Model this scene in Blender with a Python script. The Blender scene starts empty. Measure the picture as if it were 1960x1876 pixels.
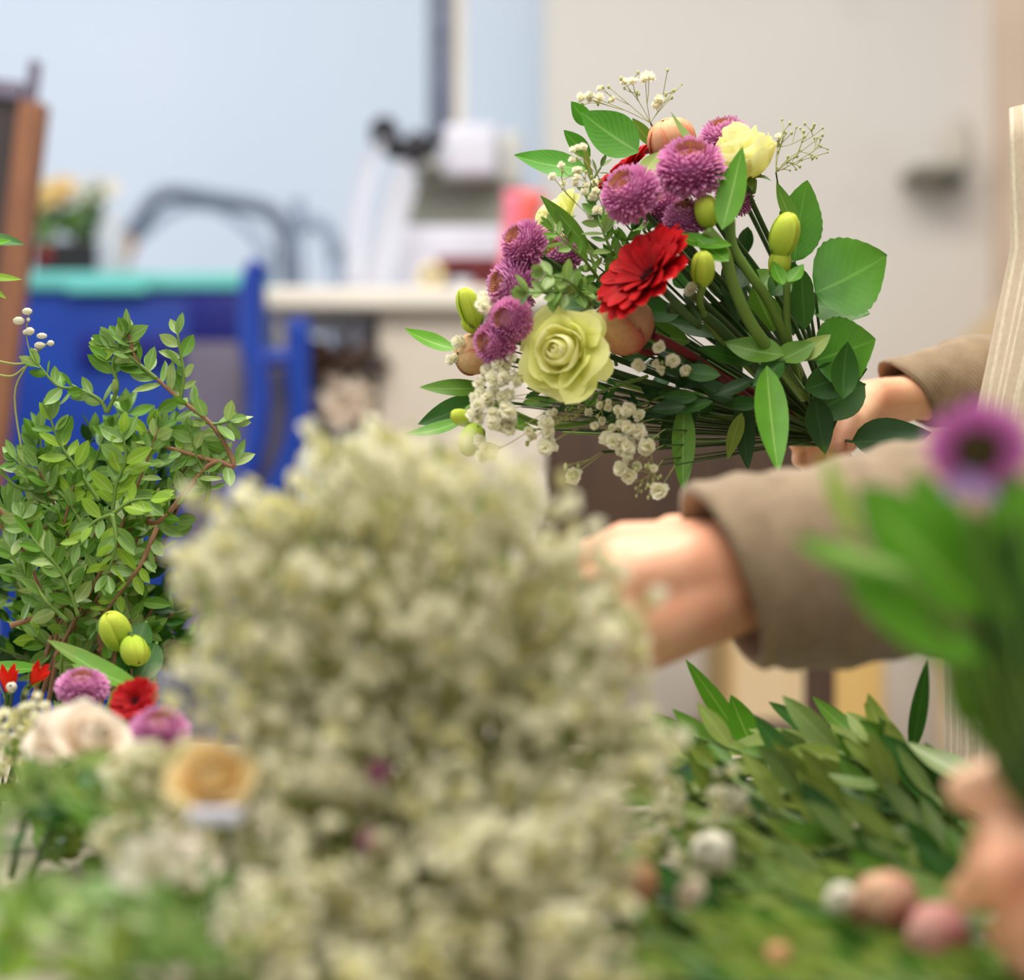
import bpy, bmesh, math, random
from mathutils import Vector as V, Matrix as M4, Euler, Quaternion

scene = bpy.context.scene
COL = scene.collection
F = 4350.0            # focal length in photo pixels (80 mm lens, 36 mm sensor, 1960 px wide)
CAMZ = 1.09
PI = math.pi

# ------------------------------------------------------------------ camera
cam_data = bpy.data.cameras.new('camera')
cam_data.sensor_width = 36.0
cam_data.lens = 36.0 * F / 1960.0
cam_data.clip_start = 0.05
cam_data.clip_end = 60
cam_data.dof.use_dof = True
cam_data.dof.focus_distance = 1.58
cam_data.dof.aperture_fstop = 2.7
cam = bpy.data.objects.new('camera', cam_data)
cam.location = (0, 0, CAMZ)
cam.rotation_euler = (PI / 2, 0, 0)
COL.objects.link(cam)
scene.camera = cam

# ------------------------------------------------------------------ world, lights, exposure
world = bpy.data.worlds.new('world')
scene.world = world
world.use_nodes = True
bg = world.node_tree.nodes['Background']
bg.inputs[0].default_value = (0.93, 0.96, 1.0, 1)
bg.inputs[1].default_value = 0.5

def area_light(name, loc, target, size, power, color, size_y=None):
    ld = bpy.data.lights.new(name, 'AREA')
    ld.shape = 'RECTANGLE'
    ld.size = size
    ld.size_y = size_y or size
    ld.energy = power
    ld.color = color
    o = bpy.data.objects.new(name, ld)
    o.location = loc
    d = V(target) - V(loc)
    o.rotation_euler = d.to_track_quat('-Z', 'Y').to_euler()
    COL.objects.link(o)
    return o

area_light('overhead_light', (0.0, 1.7, 2.75), (0.0, 1.7, 0.8), 1.6, 62, (1.0, 0.95, 0.87), 1.2)
area_light('overhead_light', (-0.2, 0.2, 2.75), (-0.1, 1.0, 0.9), 1.4, 26, (1.0, 0.96, 0.9), 0.8)  # front fill, added overhead to brighten sides turned to the camera
area_light('window_light', (-2.6, 2.2, 1.9), (0.2, 2.6, 1.2), 1.6, 26, (0.80, 0.90, 1.0), 1.4)
area_light('back_wall_fill', (-1.0, 3.0, 2.9), (-1.0, 4.4, 1.4), 1.4, 9.5, (0.96, 0.98, 1.0), 0.8)  # added fill aimed at the back wall to whiten its upper left

vs = scene.view_settings
vs.view_transform = 'Standard'
vs.look = 'None'
vs.exposure = 0.0
vs.gamma = 1.0
vs.use_curve_mapping = False
scene.cycles.use_denoising = True
scene.cycles.max_bounces = 8

# ------------------------------------------------------------------ helpers
def W(px, py, d):
    """the point seen at photo pixel (px, py) at distance d in front of the lens"""
    return V(((px - 980.0) / F * d, d, CAMZ - (py - 938.0) / F * d))

def lin(c):
    def f(x):
        x /= 255.0
        return x / 12.92 if x <= 0.04045 else ((x + 0.055) / 1.055) ** 2.4
    return (f(c[0]), f(c[1]), f(c[2]), 1.0)

def nd(nt, typ, **kw):
    n = nt.nodes.new(typ)
    for k, v in kw.items():
        setattr(n, k, v)
    return n

def math_node(nt, op, a, b=None, clamp=False):
    n = nd(nt, 'ShaderNodeMath', operation=op, use_clamp=clamp)
    for i, x in enumerate((a, b)):
        if x is None:
            continue
        if isinstance(x, (int, float)):
            n.inputs[i].default_value = x
        else:
            nt.links.new(x, n.inputs[i])
    return n.outputs[0]

def mix_col(nt, fac, a, b, mode='MIX'):
    n = nd(nt, 'ShaderNodeMix', data_type='RGBA', blend_type=mode)
    for sock, x in ((n.inputs['Factor'], fac), (n.inputs[6], a), (n.inputs[7], b)):
        if isinstance(x, (int, float, tuple)):
            sock.default_value = x
        else:
            nt.links.new(x, sock)
    return n.outputs[2]

def new_mat(name):
    m = bpy.data.materials.new(name)
    m.use_nodes = True
    nt = m.node_tree
    b = nt.nodes['Principled BSDF']
    out = nt.nodes['Material Output']
    return m, nt, b, out

def noise(nt, scale, detail=3.0, coord='Object', rough=0.55, stretch=None):
    tc = nd(nt, 'ShaderNodeTexCoord')
    n = nd(nt, 'ShaderNodeTexNoise')
    n.inputs['Scale'].default_value = scale
    n.inputs['Detail'].default_value = detail
    n.inputs['Roughness'].default_value = rough
    if stretch:
        mp = nd(nt, 'ShaderNodeMapping')
        mp.inputs['Scale'].default_value = stretch
        nt.links.new(tc.outputs[coord], mp.inputs['Vector'])
        nt.links.new(mp.outputs[0], n.inputs['Vector'])
    else:
        nt.links.new(tc.outputs[coord], n.inputs['Vector'])
    return n.outputs['Fac']

def ramp(nt, fac, a, b):
    n = nd(nt, 'ShaderNodeMapRange')
    n.inputs['From Min'].default_value = a
    n.inputs['From Max'].default_value = b
    nt.links.new(fac, n.inputs['Value'])
    return n.outputs[0]

def plain(name, c, c2=None, scale=30, rough=0.6, metal=0.0, bump=0.0, stretch=None, spec=0.4, coat=0.0):
    """paint, plastic, cloth, wood: base colour varied by noise"""
    m, nt, b, out = new_mat(name)
    c2 = c2 or tuple(min(255, x * 0.88) for x in c)
    f = noise(nt, scale, stretch=stretch)
    col = mix_col(nt, ramp(nt, f, 0.3, 0.7), lin(c), lin(c2))
    nt.links.new(col, b.inputs['Base Color'])
    b.inputs['Roughness'].default_value = rough
    b.inputs['Metallic'].default_value = metal
    b.inputs['Specular IOR Level'].default_value = spec
    b.inputs['Coat Weight'].default_value = coat
    if bump:
        bn = nd(nt, 'ShaderNodeBump')
        bn.inputs['Strength'].default_value = bump
        bn.inputs['Distance'].default_value = 0.002
        nt.links.new(f, bn.inputs['Height'])
        nt.links.new(bn.outputs[0], b.inputs['Normal'])
    return m

def plant_mat(name, base, tip, rib=None, ribw=0.06, rough=0.45, trans=0.28, nscale=60, var=0.25, veins=0.0, spec=0.35, edge=None):
    """leaf or petal: colour runs from base to tip (UV v), optional midrib and side veins (UV u)"""
    m, nt, b, out = new_mat(name)
    uv = nd(nt, 'ShaderNodeUVMap')
    sp = nd(nt, 'ShaderNodeSeparateXYZ')
    nt.links.new(uv.outputs[0], sp.inputs[0])
    u, v = sp.outputs[0], sp.outputs[1]
    col = mix_col(nt, v, lin(base), lin(tip))
    f = ramp(nt, noise(nt, nscale, 4), 0.3, 0.7)
    col = mix_col(nt, math_node(nt, 'MULTIPLY', f, var), col, lin(tuple(x * 0.55 for x in base)))
    if rib:
        a = math_node(nt, 'ABSOLUTE', math_node(nt, 'SUBTRACT', u, 0.5))
        k = math_node(nt, 'SUBTRACT', 1.0, math_node(nt, 'DIVIDE', a, ribw), clamp=True)
        if veins:
            w = math_node(nt, 'ADD', math_node(nt, 'MULTIPLY', v, 60.0), math_node(nt, 'MULTIPLY', a, -45.0))
            w = math_node(nt, 'SINE', w)
            w = math_node(nt, 'MULTIPLY', math_node(nt, 'GREATER_THAN', w, 0.86), veins)
            k = math_node(nt, 'MAXIMUM', k, w)
        col = mix_col(nt, math_node(nt, 'MULTIPLY', k, 0.7), col, lin(rib))
    if edge:
        a = math_node(nt, 'ABSOLUTE', math_node(nt, 'SUBTRACT', u, 0.5))
        k = math_node(nt, 'MULTIPLY', math_node(nt, 'SUBTRACT', a, 0.36), 7.0, clamp=True)
        col = mix_col(nt, math_node(nt, 'MULTIPLY', k, 0.75), col, lin(edge))
    nt.links.new(col, b.inputs['Base Color'])
    b.inputs['Roughness'].default_value = rough
    b.inputs['Specular IOR Level'].default_value = spec
    if trans:
        tr = nd(nt, 'ShaderNodeBsdfTranslucent')
        nt.links.new(col, tr.inputs['Color'])
        mx = nd(nt, 'ShaderNodeMixShader')
        mx.inputs[0].default_value = trans
        nt.links.new(b.outputs[0], mx.inputs[1])
        nt.links.new(tr.outputs[0], mx.inputs[2])
        nt.links.new(mx.outputs[0], out.inputs['Surface'])
    return m

class MB:
    """collects verts, faces, uvs and material slots; build() links them as ONE mesh object"""
    def __init__(s):
        s.v, s.f, s.uv, s.mi = [], [], [], []
    def add(s, vs_, fs, uvs=None, mi=0, mat=None):
        o = len(s.v)
        if mat is not None:
            vs_ = [mat @ x for x in vs_]
        s.v.extend(vs_)
        s.uv.extend(uvs if uvs else [(0.5, 0.5)] * len(vs_))
        for f in fs:
            s.f.append(tuple(i + o for i in f))
            s.mi.append(mi)
    def mesh(s, name, mats, smooth=True, shift=None):
        me = bpy.data.meshes.new(name)
        vv = [x - shift for x in s.v] if shift is not None else s.v
        me.from_pydata([tuple(x) for x in vv], [], s.f)
        for m in (mats if isinstance(mats, (list, tuple)) else [mats]):
            me.materials.append(m)
        me.polygons.foreach_set('material_index', s.mi)
        me.polygons.foreach_set('use_smooth', [smooth] * len(s.f))
        ul = me.uv_layers.new(name='UVMap')
        li = [0] * len(me.loops)
        me.loops.foreach_get('vertex_index', li)
        flat = []
        for i in li:
            flat.extend(s.uv[i])
        ul.data.foreach_set('uv', flat)
        me.update()
        return me
    def build(s, name, mats, parent=None, smooth=True):
        n = max(1, len(s.v))
        c = V((sum(x[0] for x in s.v) / n, sum(x[1] for x in s.v) / n, sum(x[2] for x in s.v) / n))
        return link(name, s.mesh(name, mats, smooth, c), parent, M4.Translation(c))

WM = {}
def link(name, data, parent=None, world_m=None):
    o = bpy.data.objects.new(name, data)
    COL.objects.link(o)
    world_m = world_m if world_m is not None else M4()
    if parent is not None:
        o.parent = parent
        o.matrix_basis = WM[parent.name].inverted() @ world_m
    else:
        o.matrix_basis = world_m
    WM[o.name] = world_m.copy()
    return o

def tag(o, label, cat=None, group=None, kind=None):
    if label: o['label'] = label
    if cat: o['category'] = cat
    if group: o['group'] = group
    if kind: o['kind'] = kind
    return o

def empty(name, loc, label, cat, group=None):
    o = link(name, None, None, M4.Translation(V(loc)))
    o.empty_display_size = 0.02
    return tag(o, label, cat, group)

def structure(o):
    o['kind'] = 'structure'
    return o

def frame(loc, zdir, roll=0.0, scale=1.0):
    z = V(zdir).normalized()
    h = V((0, 0, 1)) if abs(z.z) < 0.95 else V((0, 1, 0))
    x = h.cross(z).normalized()
    y = z.cross(x)
    r = M4((x, y, z)).transposed().to_4x4()
    return M4.Translation(V(loc)) @ r @ M4.Rotation(roll, 4, 'Z') @ M4.Scale(scale, 4)

# --- shapes
def box(mb, lo, hi, mi=0, bev=0.0, mat=None):
    bm = bmesh.new()
    bmesh.ops.create_cube(bm, size=1.0)
    lo, hi = V(lo), V(hi)
    for v in bm.verts:
        v.co = V([(lo[i] + hi[i]) / 2 + v.co[i] * abs(hi[i] - lo[i]) for i in range(3)])
    if bev:
        bmesh.ops.bevel(bm, geom=list(bm.edges), offset=bev, segments=3, affect='EDGES', profile=0.6)
    bm.verts.index_update()
    mb.add([v.co.copy() for v in bm.verts], [[v.index for v in f.verts] for f in bm.faces], None, mi, mat)
    bm.free()

def smooth_path(pts, n=4):
    pts = [V(p) for p in pts]
    if len(pts) < 3:
        a, b = pts[0], pts[-1]
        return [a.lerp(b, i / n) for i in range(n + 1)]
    out = []
    for i in range(len(pts) - 1):
        p0 = pts[max(i - 1, 0)]; p1 = pts[i]; p2 = pts[i + 1]; p3 = pts[min(i + 2, len(pts) - 1)]
        for k in range(n):
            t = k / n
            out.append(0.5 * ((2 * p1) + (p2 - p0) * t + (2 * p0 - 5 * p1 + 4 * p2 - p3) * t * t
                              + (3 * p1 - p0 - 3 * p2 + p3) * t ** 3))
    out.append(pts[-1])
    return out

def tube(mb, pts, r, seg=8, mi=0, caps=True, sm=4, ell=1.0):
    """swept tube; r: number or list of radii spread along the path"""
    path = smooth_path(pts, sm) if sm else [V(p) for p in pts]
    n = len(path)
    rl = r if isinstance(r, (list, tuple)) else [r]
    def rad(i):
        t = i / max(1, n - 1) * (len(rl) - 1)
        k = min(int(t), len(rl) - 1)
        k2 = min(k + 1, len(rl) - 1)
        return rl[k] + (rl[k2] - rl[k]) * (t - k)
    vs_, fs, uv = [], [], []
    nrm = None
    for i, p in enumerate(path):
        t = (path[min(i + 1, n - 1)] - path[max(i - 1, 0)])
        if t.length < 1e-9:
            t = V((0, 0, 1))
        t.normalize()
        if nrm is None:
            h = V((0, 0, 1)) if abs(t.z) < 0.9 else V((1, 0, 0))
            nrm = (h - t * h.dot(t)).normalized()
        else:
            nrm = (nrm - t * nrm.dot(t))
            nrm = nrm.normalized() if nrm.length > 1e-6 else V((1, 0, 0))
        bi = t.cross(nrm)
        for k in range(seg):
            a = 2 * PI * k / seg
            vs_.append(p + (nrm * math.cos(a) * ell + bi * math.sin(a)) * rad(i))
            uv.append((k / seg, i / max(1, n - 1)))
    for i in range(n - 1):
        for k in range(seg):
            fs.append((i * seg + k, i * seg + (k + 1) % seg, (i + 1) * seg + (k + 1) % seg, (i + 1) * seg + k))
    if caps:
        fs.append(tuple(range(seg))[::-1])
        fs.append(tuple((n - 1) * seg + k for k in range(seg)))
    mb.add(vs_, fs, uv, mi)

def lathe(mb, prof, seg=24, mi=0, mat=None):
    vs_, fs, uv = [], [], []
    for i, (r, z) in enumerate(prof):
        for k in range(seg):
            a = 2 * PI * k / seg
            vs_.append(V((r * math.cos(a), r * math.sin(a), z)))
            uv.append((k / seg, i / (len(prof) - 1)))
    for i in range(len(prof) - 1):
        for k in range(seg):
            fs.append((i * seg + k, i * seg + (k + 1) % seg, (i + 1) * seg + (k + 1) % seg, (i + 1) * seg + k))
    mb.add(vs_, fs, uv, mi, mat)

def sheet(L, wid, shape, a0=0.0, bend=0.6, cup=0.25, nx=4, ny=7, ruffle=0.0, rng=None, twist=0.0, serr=0.0):
    """leaf or petal along +Y, upper side +Z; returns verts, faces, uvs and the tip of the midline"""
    vs_, fs, uv = [], [], []
    y = z = 0.0
    ph = rng.random() * 6.28 if rng else 0
    mids = []
    for j in range(ny + 1):
        t = j / ny
        mids.append((y, z))
        a = a0 + bend * t
        y += math.cos(a) * L / ny
        z += math.sin(a) * L / ny
    for j in range(ny + 1):
        t = j / ny
        w = wid * 0.5 * shape(t)
        my, mz = mids[j]
        a = a0 + bend * t
        tw = twist * t
        for i in range(nx + 1):
            s = i / nx * 2 - 1
            ww = w
            if serr and abs(s) > 0.99:
                ww = w * (1 + serr * ((j % 2) * 2 - 1))
            x = s * ww
            h = cup * abs(s) ** 1.6 * w + ruffle * wid * math.sin(ph + t * 9 + s * 3) * (0.3 + abs(s))
            x2 = x * math.cos(tw) - h * math.sin(tw)
            h2 = x * math.sin(tw) + h * math.cos(tw)
            vs_.append(V((x2, my - h2 * math.sin(a), mz + h2 * math.cos(a))))
            uv.append((i / nx, t))
    for j in range(ny):
        for i in range(nx):
            b = j * (nx + 1) + i
            fs.append((b, b + 1, b + nx + 2, b + nx + 1))
    return vs_, fs, uv, V((0, mids[-1][0], mids[-1][1]))

def shp_leaf(peak=0.45, blunt=0.8):
    k = math.log(0.5) / math.log(peak)
    return lambda t: max(0.02, math.sin(PI * min(1, max(0, t)) ** k) ** blunt)
def shp_petal(t):
    return max(0.05, (0.35 + 0.65 * math.sin(min(1, t * 1.25) * PI / 2)) * (1 - max(0, (t - 0.75) / 0.25) ** 2.2 * 0.75))
def shp_oval(t):
    return max(0.04, math.sin(PI * (0.06 + 0.92 * t)) ** 0.7)

def leaf(mb, base, tip, width, nrm, bend=0.5, cup=0.25, peak=0.45, blunt=0.8, nx=4, ny=8, mi=0, ruffle=0.0, rng=None, twist=0.0, serr=0.0):
    """one leaf blade from base to tip, upper side facing nrm"""
    base, tip = V(base), V(tip)
    ch = tip - base
    D = ch.length
    vs_, fs, uv, e = sheet(1.0, width / D, shp_leaf(peak, blunt), -bend / 2, bend, cup, nx, ny, ruffle, rng, twist, serr)
    k = D / e.length
    ang = math.atan2(e.z, e.y)
    y = ch.normalized()
    n = V(nrm)
    z = n - y * n.dot(y)
    if z.length < 1e-4:
        z = V((0, 0, 1)) - y * y.z
    z.normalize()
    x = y.cross(z)
    r = M4((x, y, z)).transposed().to_4x4()
    mt = M4.Translation(base) @ r @ M4.Rotation(-ang, 4, 'X') @ M4.Scale(k, 4)
    mb.add(vs_, fs, uv, mi, mt)

def revpetal(mb, prof, th0, span, tipfall=0.25, nx=6, ny=7, mi=0, mat=None, wav=0.0, rng=None, shp=None, spiral=0.0):
    """petal as a piece of a surface of revolution: prof(t) -> (radius, height)"""
    vs_, fs, uv = [], [], []
    ph = rng.random() * 6.28 if rng else 0
    for j in range(ny + 1):
        v = j / ny
        for i in range(nx + 1):
            s = i / nx * 2 - 1
            t = v * (1 - tipfall * abs(s) ** 2.5)
            w = (0.35 + 0.65 * math.sin(min(1, v * 1.6) * PI / 2)) if shp is None else shp(v)
            r, z = prof(t)
            th = th0 + s * span * w
            r *= 1 + wav * math.sin(ph + s * 4 + t * 3) * t + spiral * s
            z += wav * 0.5 * r * math.sin(ph * 2 + s * 5) * t
            vs_.append(V((r * math.cos(th), r * math.sin(th), z)))
            uv.append((i / nx, t))
    for j in range(ny):
        for i in range(nx):
            b = j * (nx + 1) + i
            fs.append((b, b + 1, b + nx + 2, b + nx + 1))
    mb.add(vs_, fs, uv, mi, mat)

def in_poly(x, y, poly):
    c = False
    j = len(poly) - 1
    for i in range(len(poly)):
        xi, yi = poly[i]; xj, yj = poly[j]
        if (yi > y) != (yj > y) and x < (xj - xi) * (y - yi) / (yj - yi) + xi:
            c = not c
        j = i
    return c

def rand_unit(r):
    while True:
        v = V((r.uniform(-1, 1), r.uniform(-1, 1), r.uniform(-1, 1)))
        if 0.1 < v.length < 1:
            return v.normalized()

def fib_dirs(n, pol_max):
    out = []
    zmin = math.cos(pol_max)
    for i in range(n):
        z = 1 - (1 - zmin) * (i + 0.5) / n
        a = i * 2.399963
        s = math.sqrt(max(0, 1 - z * z))
        out.append(V((s * math.cos(a), s * math.sin(a), z)))
    return out

def fused(prims, voxel, name, mats, smooth_it=5, face_mat=None):
    """capsules and ellipsoids fused into one continuous skin: [(p1,r1,p2,r2)] or ('e', centre, radii)"""
    bm = bmesh.new()
    for p in prims:
        if p[0] == 'e':
            mt = M4.Translation(V(p[1])) @ (p[3].to_matrix().to_4x4() if len(p) > 3 else M4()) @ M4.Diagonal((*p[2], 1))
            bmesh.ops.create_uvsphere(bm, u_segments=24, v_segments=16, radius=1.0, matrix=mt)
        else:
            p1, r1, p2, r2 = p
            p1, p2 = V(p1), V(p2)
            n = max(2, int((p2 - p1).length / (min(r1, r2) * 0.35)) + 1)
            d = (p2 - p1)
            L = d.length
            q = d.to_track_quat('Z', 'Y').to_matrix().to_4x4() if L > 1e-6 else M4()
            prof = []
            for k in range(7):
                a = -PI / 2 + PI / 2 * k / 6
                prof.append((max(1e-4, r1 * math.cos(a)), r1 * math.sin(a)))
            for k in range(7):
                a = PI / 2 * k / 6
                prof.append((max(1e-4, r2 * math.cos(a)), L + r2 * math.sin(a)))
            seg = 16
            ring = []
            for (r, z) in prof:
                ring.append([bm.verts.new(V(p1) + (q @ V((r * math.cos(2 * PI * k / seg), r * math.sin(2 * PI * k / seg), z)))) for k in range(seg)])
            for a_, b_ in zip(ring[:-1], ring[1:]):
                for k in range(seg):
                    bm.faces.new((a_[k], a_[(k + 1) % seg], b_[(k + 1) % seg], b_[k]))
            bm.faces.new(ring[0][::-1]); bm.faces.new(ring[-1])
    me = bpy.data.meshes.new('tmp')
    bm.to_mesh(me); bm.free()
    o = bpy.data.objects.new('tmp', me)
    COL.objects.link(o)
    rm = o.modifiers.new('r', 'REMESH'); rm.mode = 'VOXEL'; rm.voxel_size = voxel
    sm = o.modifiers.new('s', 'SMOOTH'); sm.factor = 0.5; sm.iterations = smooth_it
    dg = bpy.context.evaluated_depsgraph_get()
    dg.update()
    res = bpy.data.meshes.new_from_object(o.evaluated_get(dg))
    bpy.data.objects.remove(o); bpy.data.meshes.remove(me)
    res.name = name
    res.materials.clear()
    for m in (mats if isinstance(mats, (list, tuple)) else [mats]):
        res.materials.append(m)
    res.polygons.foreach_set('use_smooth', [True] * len(res.polygons))
    res.update()
    return res

# ------------------------------------------------------------------ materials
MT = {}
MT['wall_daylit'] = plain('wall paint with cool daylight tint', (222, 229, 242), (212, 224, 238), 0.8, 0.85)  # cool window daylight is put into the white wall's blue colour
def stained(name):
    m, nt, b, out = new_mat(name)
    f = noise(nt, 2.2, 4)
    st = ramp(nt, f, 0.58, 0.75)
    g = ramp(nt, noise(nt, 0.9, 2), 0.35, 0.65)
    col = mix_col(nt, g, lin((224, 217, 208)), lin((214, 206, 196)))
    col = mix_col(nt, math_node(nt, 'MULTIPLY', st, 0.35), col, lin((172, 160, 150)))
    nt.links.new(col, b.inputs['Base Color'])
    b.inputs['Roughness'].default_value = 0.9
    return m
MT['wall_grey'] = stained('off white plaster with stains')
MT['floor'] = plain('pale concrete floor', (178, 168, 154), (160, 150, 138), 4, 0.8)
MT['peach'] = plain('peach painted wood', (226, 200, 176), None, 3, 0.7)
MT['table'] = plain('worn beige table top', (176, 166, 146), (160, 150, 130), 18, 0.6)
MT['steel'] = plain('grey painted steel', (104, 110, 128), (90, 96, 112), 30, 0.4, 0.3)
MT['lightsteel'] = plain('light grey tube', (150, 160, 180), (135, 146, 168), 30, 0.35, 0.2)
MT['wood'] = plain('brown frame wood', (140, 92, 62), (110, 70, 48), 14, 0.6, stretch=(6, 6, 0.7))
MT['board'] = plain('dark board', (62, 54, 54), (50, 44, 44), 6, 0.8)
MT['bluebin'] = plain('blue plastic', (16, 62, 156), (10, 48, 140), 5, 0.45)
MT['bluedark'] = plain('dark blue plastic', (8, 18, 120), (6, 12, 100), 5, 0.5)
MT['bluetube'] = plain('blue enamel tube', (30, 66, 160), (22, 50, 140), 8, 0.4)
MT['teal'] = plain('teal plastic', (112, 196, 192), (92, 184, 174), 8, 0.45)
MT['greyplast'] = plain('mauve grey plastic', (112, 104, 122), (98, 90, 106), 6, 0.6)
MT['cream'] = plain('cream laminate', (224, 216, 204), (214, 206, 192), 6, 0.55)
MT['beige'] = plain('beige panel', (206, 196, 182), (198, 186, 170), 4, 0.7)
MT['white'] = plain('white plastic', (212, 210, 222), (202, 202, 214), 10, 0.4)
MT['offwhite'] = plain('grey white enamel', (200, 200, 196), (190, 190, 184), 10, 0.45)
MT['black'] = plain('black rubber', (28, 28, 36), (18, 18, 24), 20, 0.5)
MT['coral'] = plain('coral paper', (246, 118, 104), (240, 92, 84), 14, 0.6)
MT['pinkpaper'] = plain('pink paper', (240, 130, 150), (230, 110, 130), 14, 0.6)
MT['maroon'] = plain('maroon card', (120, 44, 46), (100, 32, 36), 8, 0.6)
MT['yellow'] = plain('pale yellow paper', (240, 222, 170), (228, 206, 150), 10, 0.6)
MT['orange'] = plain('orange grip', (206, 150, 90), (190, 130, 72), 14, 0.5)
MT['tan'] = plain('tan wood', (224, 186, 116), (210, 170, 98), 3, 0.55, stretch=(5, 5, 0.6))
MT['palewood'] = plain('pale wood', (226, 200, 160), (216, 186, 140), 3, 0.6, stretch=(5, 5, 0.6))
MT['darkbrown'] = plain('dark brown wood', (78, 56, 40), (60, 42, 30), 5, 0.6, stretch=(5, 5, 0.6))
MT['greygreen'] = plain('grey green plastic', (150, 150, 136), (138, 138, 124), 6, 0.6)
MT['soil'] = plain('dark potting tray', (36, 34, 36), (24, 22, 26), 20, 0.8)
MT['red'] = plain('red plastic', (150, 24, 36), (130, 16, 28), 10, 0.5)
def clear_sheet():
    m, nt, b, out = new_mat('clear wrapping film')
    b.inputs['Base Color'].default_value = lin((225, 225, 235))
    b.inputs['Roughness'].default_value = 0.35
    tp = nd(nt, 'ShaderNodeBsdfTransparent')
    mx = nd(nt, 'ShaderNodeMixShader')
    mx.inputs[0].default_value = 0.5
    nt.links.new(tp.outputs[0], mx.inputs[1]); nt.links.new(b.outputs[0], mx.inputs[2])
    nt.links.new(mx.outputs[0], out.inputs['Surface'])
    return m
MT['film'] = clear_sheet()

def skin_mat():
    m, nt, b, out = new_mat('skin')
    f = ramp(nt, noise(nt, 24, 4), 0.3, 0.7)
    col = mix_col(nt, f, lin((238, 190, 154)), lin((224, 154, 120)))
    nt.links.new(col, b.inputs['Base Color'])
    b.inputs['Roughness'].default_value = 0.5
    b.inputs['Specular IOR Level'].default_value = 0.35
    b.inputs['Subsurface Weight'].default_value = 0.12
    b.inputs['Subsurface Radius'].default_value = (0.008, 0.003, 0.002)
    b.inputs['Subsurface Scale'].default_value = 1.0
    return m
MT['skin'] = skin_mat()
def knit(name, c, c2, scale=420):
    m, nt, b, out = new_mat(name)
    tc = nd(nt, 'ShaderNodeTexCoord')
    wv = nd(nt, 'ShaderNodeTexWave', wave_type='BANDS', bands_direction='DIAGONAL')
    wv.inputs['Scale'].default_value = scale / 3
    wv.inputs['Distortion'].default_value = 3.0
    nt.links.new(tc.outputs['Object'], wv.inputs['Vector'])
    f = noise(nt, 60, 4)
    col = mix_col(nt, ramp(nt, f, 0.3, 0.7), lin(c), lin(c2))
    nt.links.new(col, b.inputs['Base Color'])
    b.inputs['Roughness'].default_value = 0.95
    b.inputs['Specular IOR Level'].default_value = 0.15
    b.inputs['Sheen Weight'].default_value = 0.25
    bn = nd(nt, 'ShaderNodeBump')
    bn.inputs['Strength'].default_value = 0.28
    bn.inputs['Distance'].default_value = 0.001
    h = math_node(nt, 'ADD', wv.outputs['Fac'], math_node(nt, 'MULTIPLY', noise(nt, 300, 2), 1.0))
    nt.links.new(h, bn.inputs['Height'])
    nt.links.new(bn.outputs[0], b.inputs['Normal'])
    return m
MT['sweater'] = knit('taupe knitted wool', (150, 130, 104), (128, 108, 84))
MT['olivecentre'] = plain('olive disc', (96, 84, 44), (80, 68, 34), 60, 0.9)
MT['sweater2'] = knit('blue grey knitted wool', (100, 108, 124), (84, 92, 108))
def apron_mat():
    m, nt, b, out = new_mat('striped linen')
    tc = nd(nt, 'ShaderNodeTexCoord')
    sp = nd(nt, 'ShaderNodeSeparateXYZ')
    nt.links.new(tc.outputs['Object'], sp.inputs[0])
    s = math_node(nt, 'SINE', math_node(nt, 'MULTIPLY', sp.outputs[1], 420.0))
    s = math_node(nt, 'GREATER_THAN', s, 0.55)
    col = mix_col(nt, math_node(nt, 'MULTIPLY', s, 0.55), lin((190, 172, 146)), lin((228, 216, 190)))
    f = ramp(nt, noise(nt, 220, 3), 0.3, 0.7)
    col = mix_col(nt, math_node(nt, 'MULTIPLY', f, 0.35), col, lin((150, 132, 106)))
    nt.links.new(col, b.inputs['Base Color'])
    b.inputs['Roughness'].default_value = 0.9
    return m
MT['apron'] = apron_mat()
MT['trousers'] = plain('dark denim', (48, 52, 66), (38, 42, 54), 60, 0.9)
MT['hair'] = plain('dark brown hair', (46, 32, 26), (30, 20, 16), 60, 0.45, stretch=(8, 8, 1))
MT['eye'] = plain('eye', (60, 44, 34), None, 10, 0.2)
MT['shoe'] = plain('black leather', (30, 28, 28), None, 10, 0.5)

G = {}
def green(key, name, base, tip, rib, **kw):
    G[key] = plant_mat(name, base, tip, rib, kw.pop('ribw', 0.05), kw.pop('rough', 0.45), **kw)
green('bright', 'bright green leaf', (104, 166, 40), (92, 158, 34), (170, 206, 100))
green('mid', 'mid green leaf', (100, 146, 42), (90, 138, 36), (146, 184, 92), veins=0.25)
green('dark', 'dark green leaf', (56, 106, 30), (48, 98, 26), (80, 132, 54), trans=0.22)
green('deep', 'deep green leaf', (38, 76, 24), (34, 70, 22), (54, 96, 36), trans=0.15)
green('grey', 'grey green leaf', (134, 160, 84), (122, 152, 72), (164, 186, 120), trans=0.28)
green('box', 'box green leaf', (134, 172, 86), (124, 164, 76), (174, 202, 124), rough=0.36, trans=0.3, spec=0.5, ribw=0.07)
green('boxlight', 'pale box leaf', (162, 188, 106), (152, 180, 94), (196, 212, 140), rough=0.34, trans=0.3, spec=0.55, ribw=0.07)
green('boxyellow', 'yellow green young leaf', (156, 192, 62), (142, 184, 54), (190, 214, 106), trans=0.38, ribw=0.07)
green('olive', 'olive ruscus leaf', (142, 164, 66), (130, 154, 58), (172, 186, 102), veins=0.15)
green('broad', 'broad green leaf', (70, 134, 34), (96, 156, 46), (116, 170, 70), veins=0.16, ribw=0.035, trans=0.32)
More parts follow.
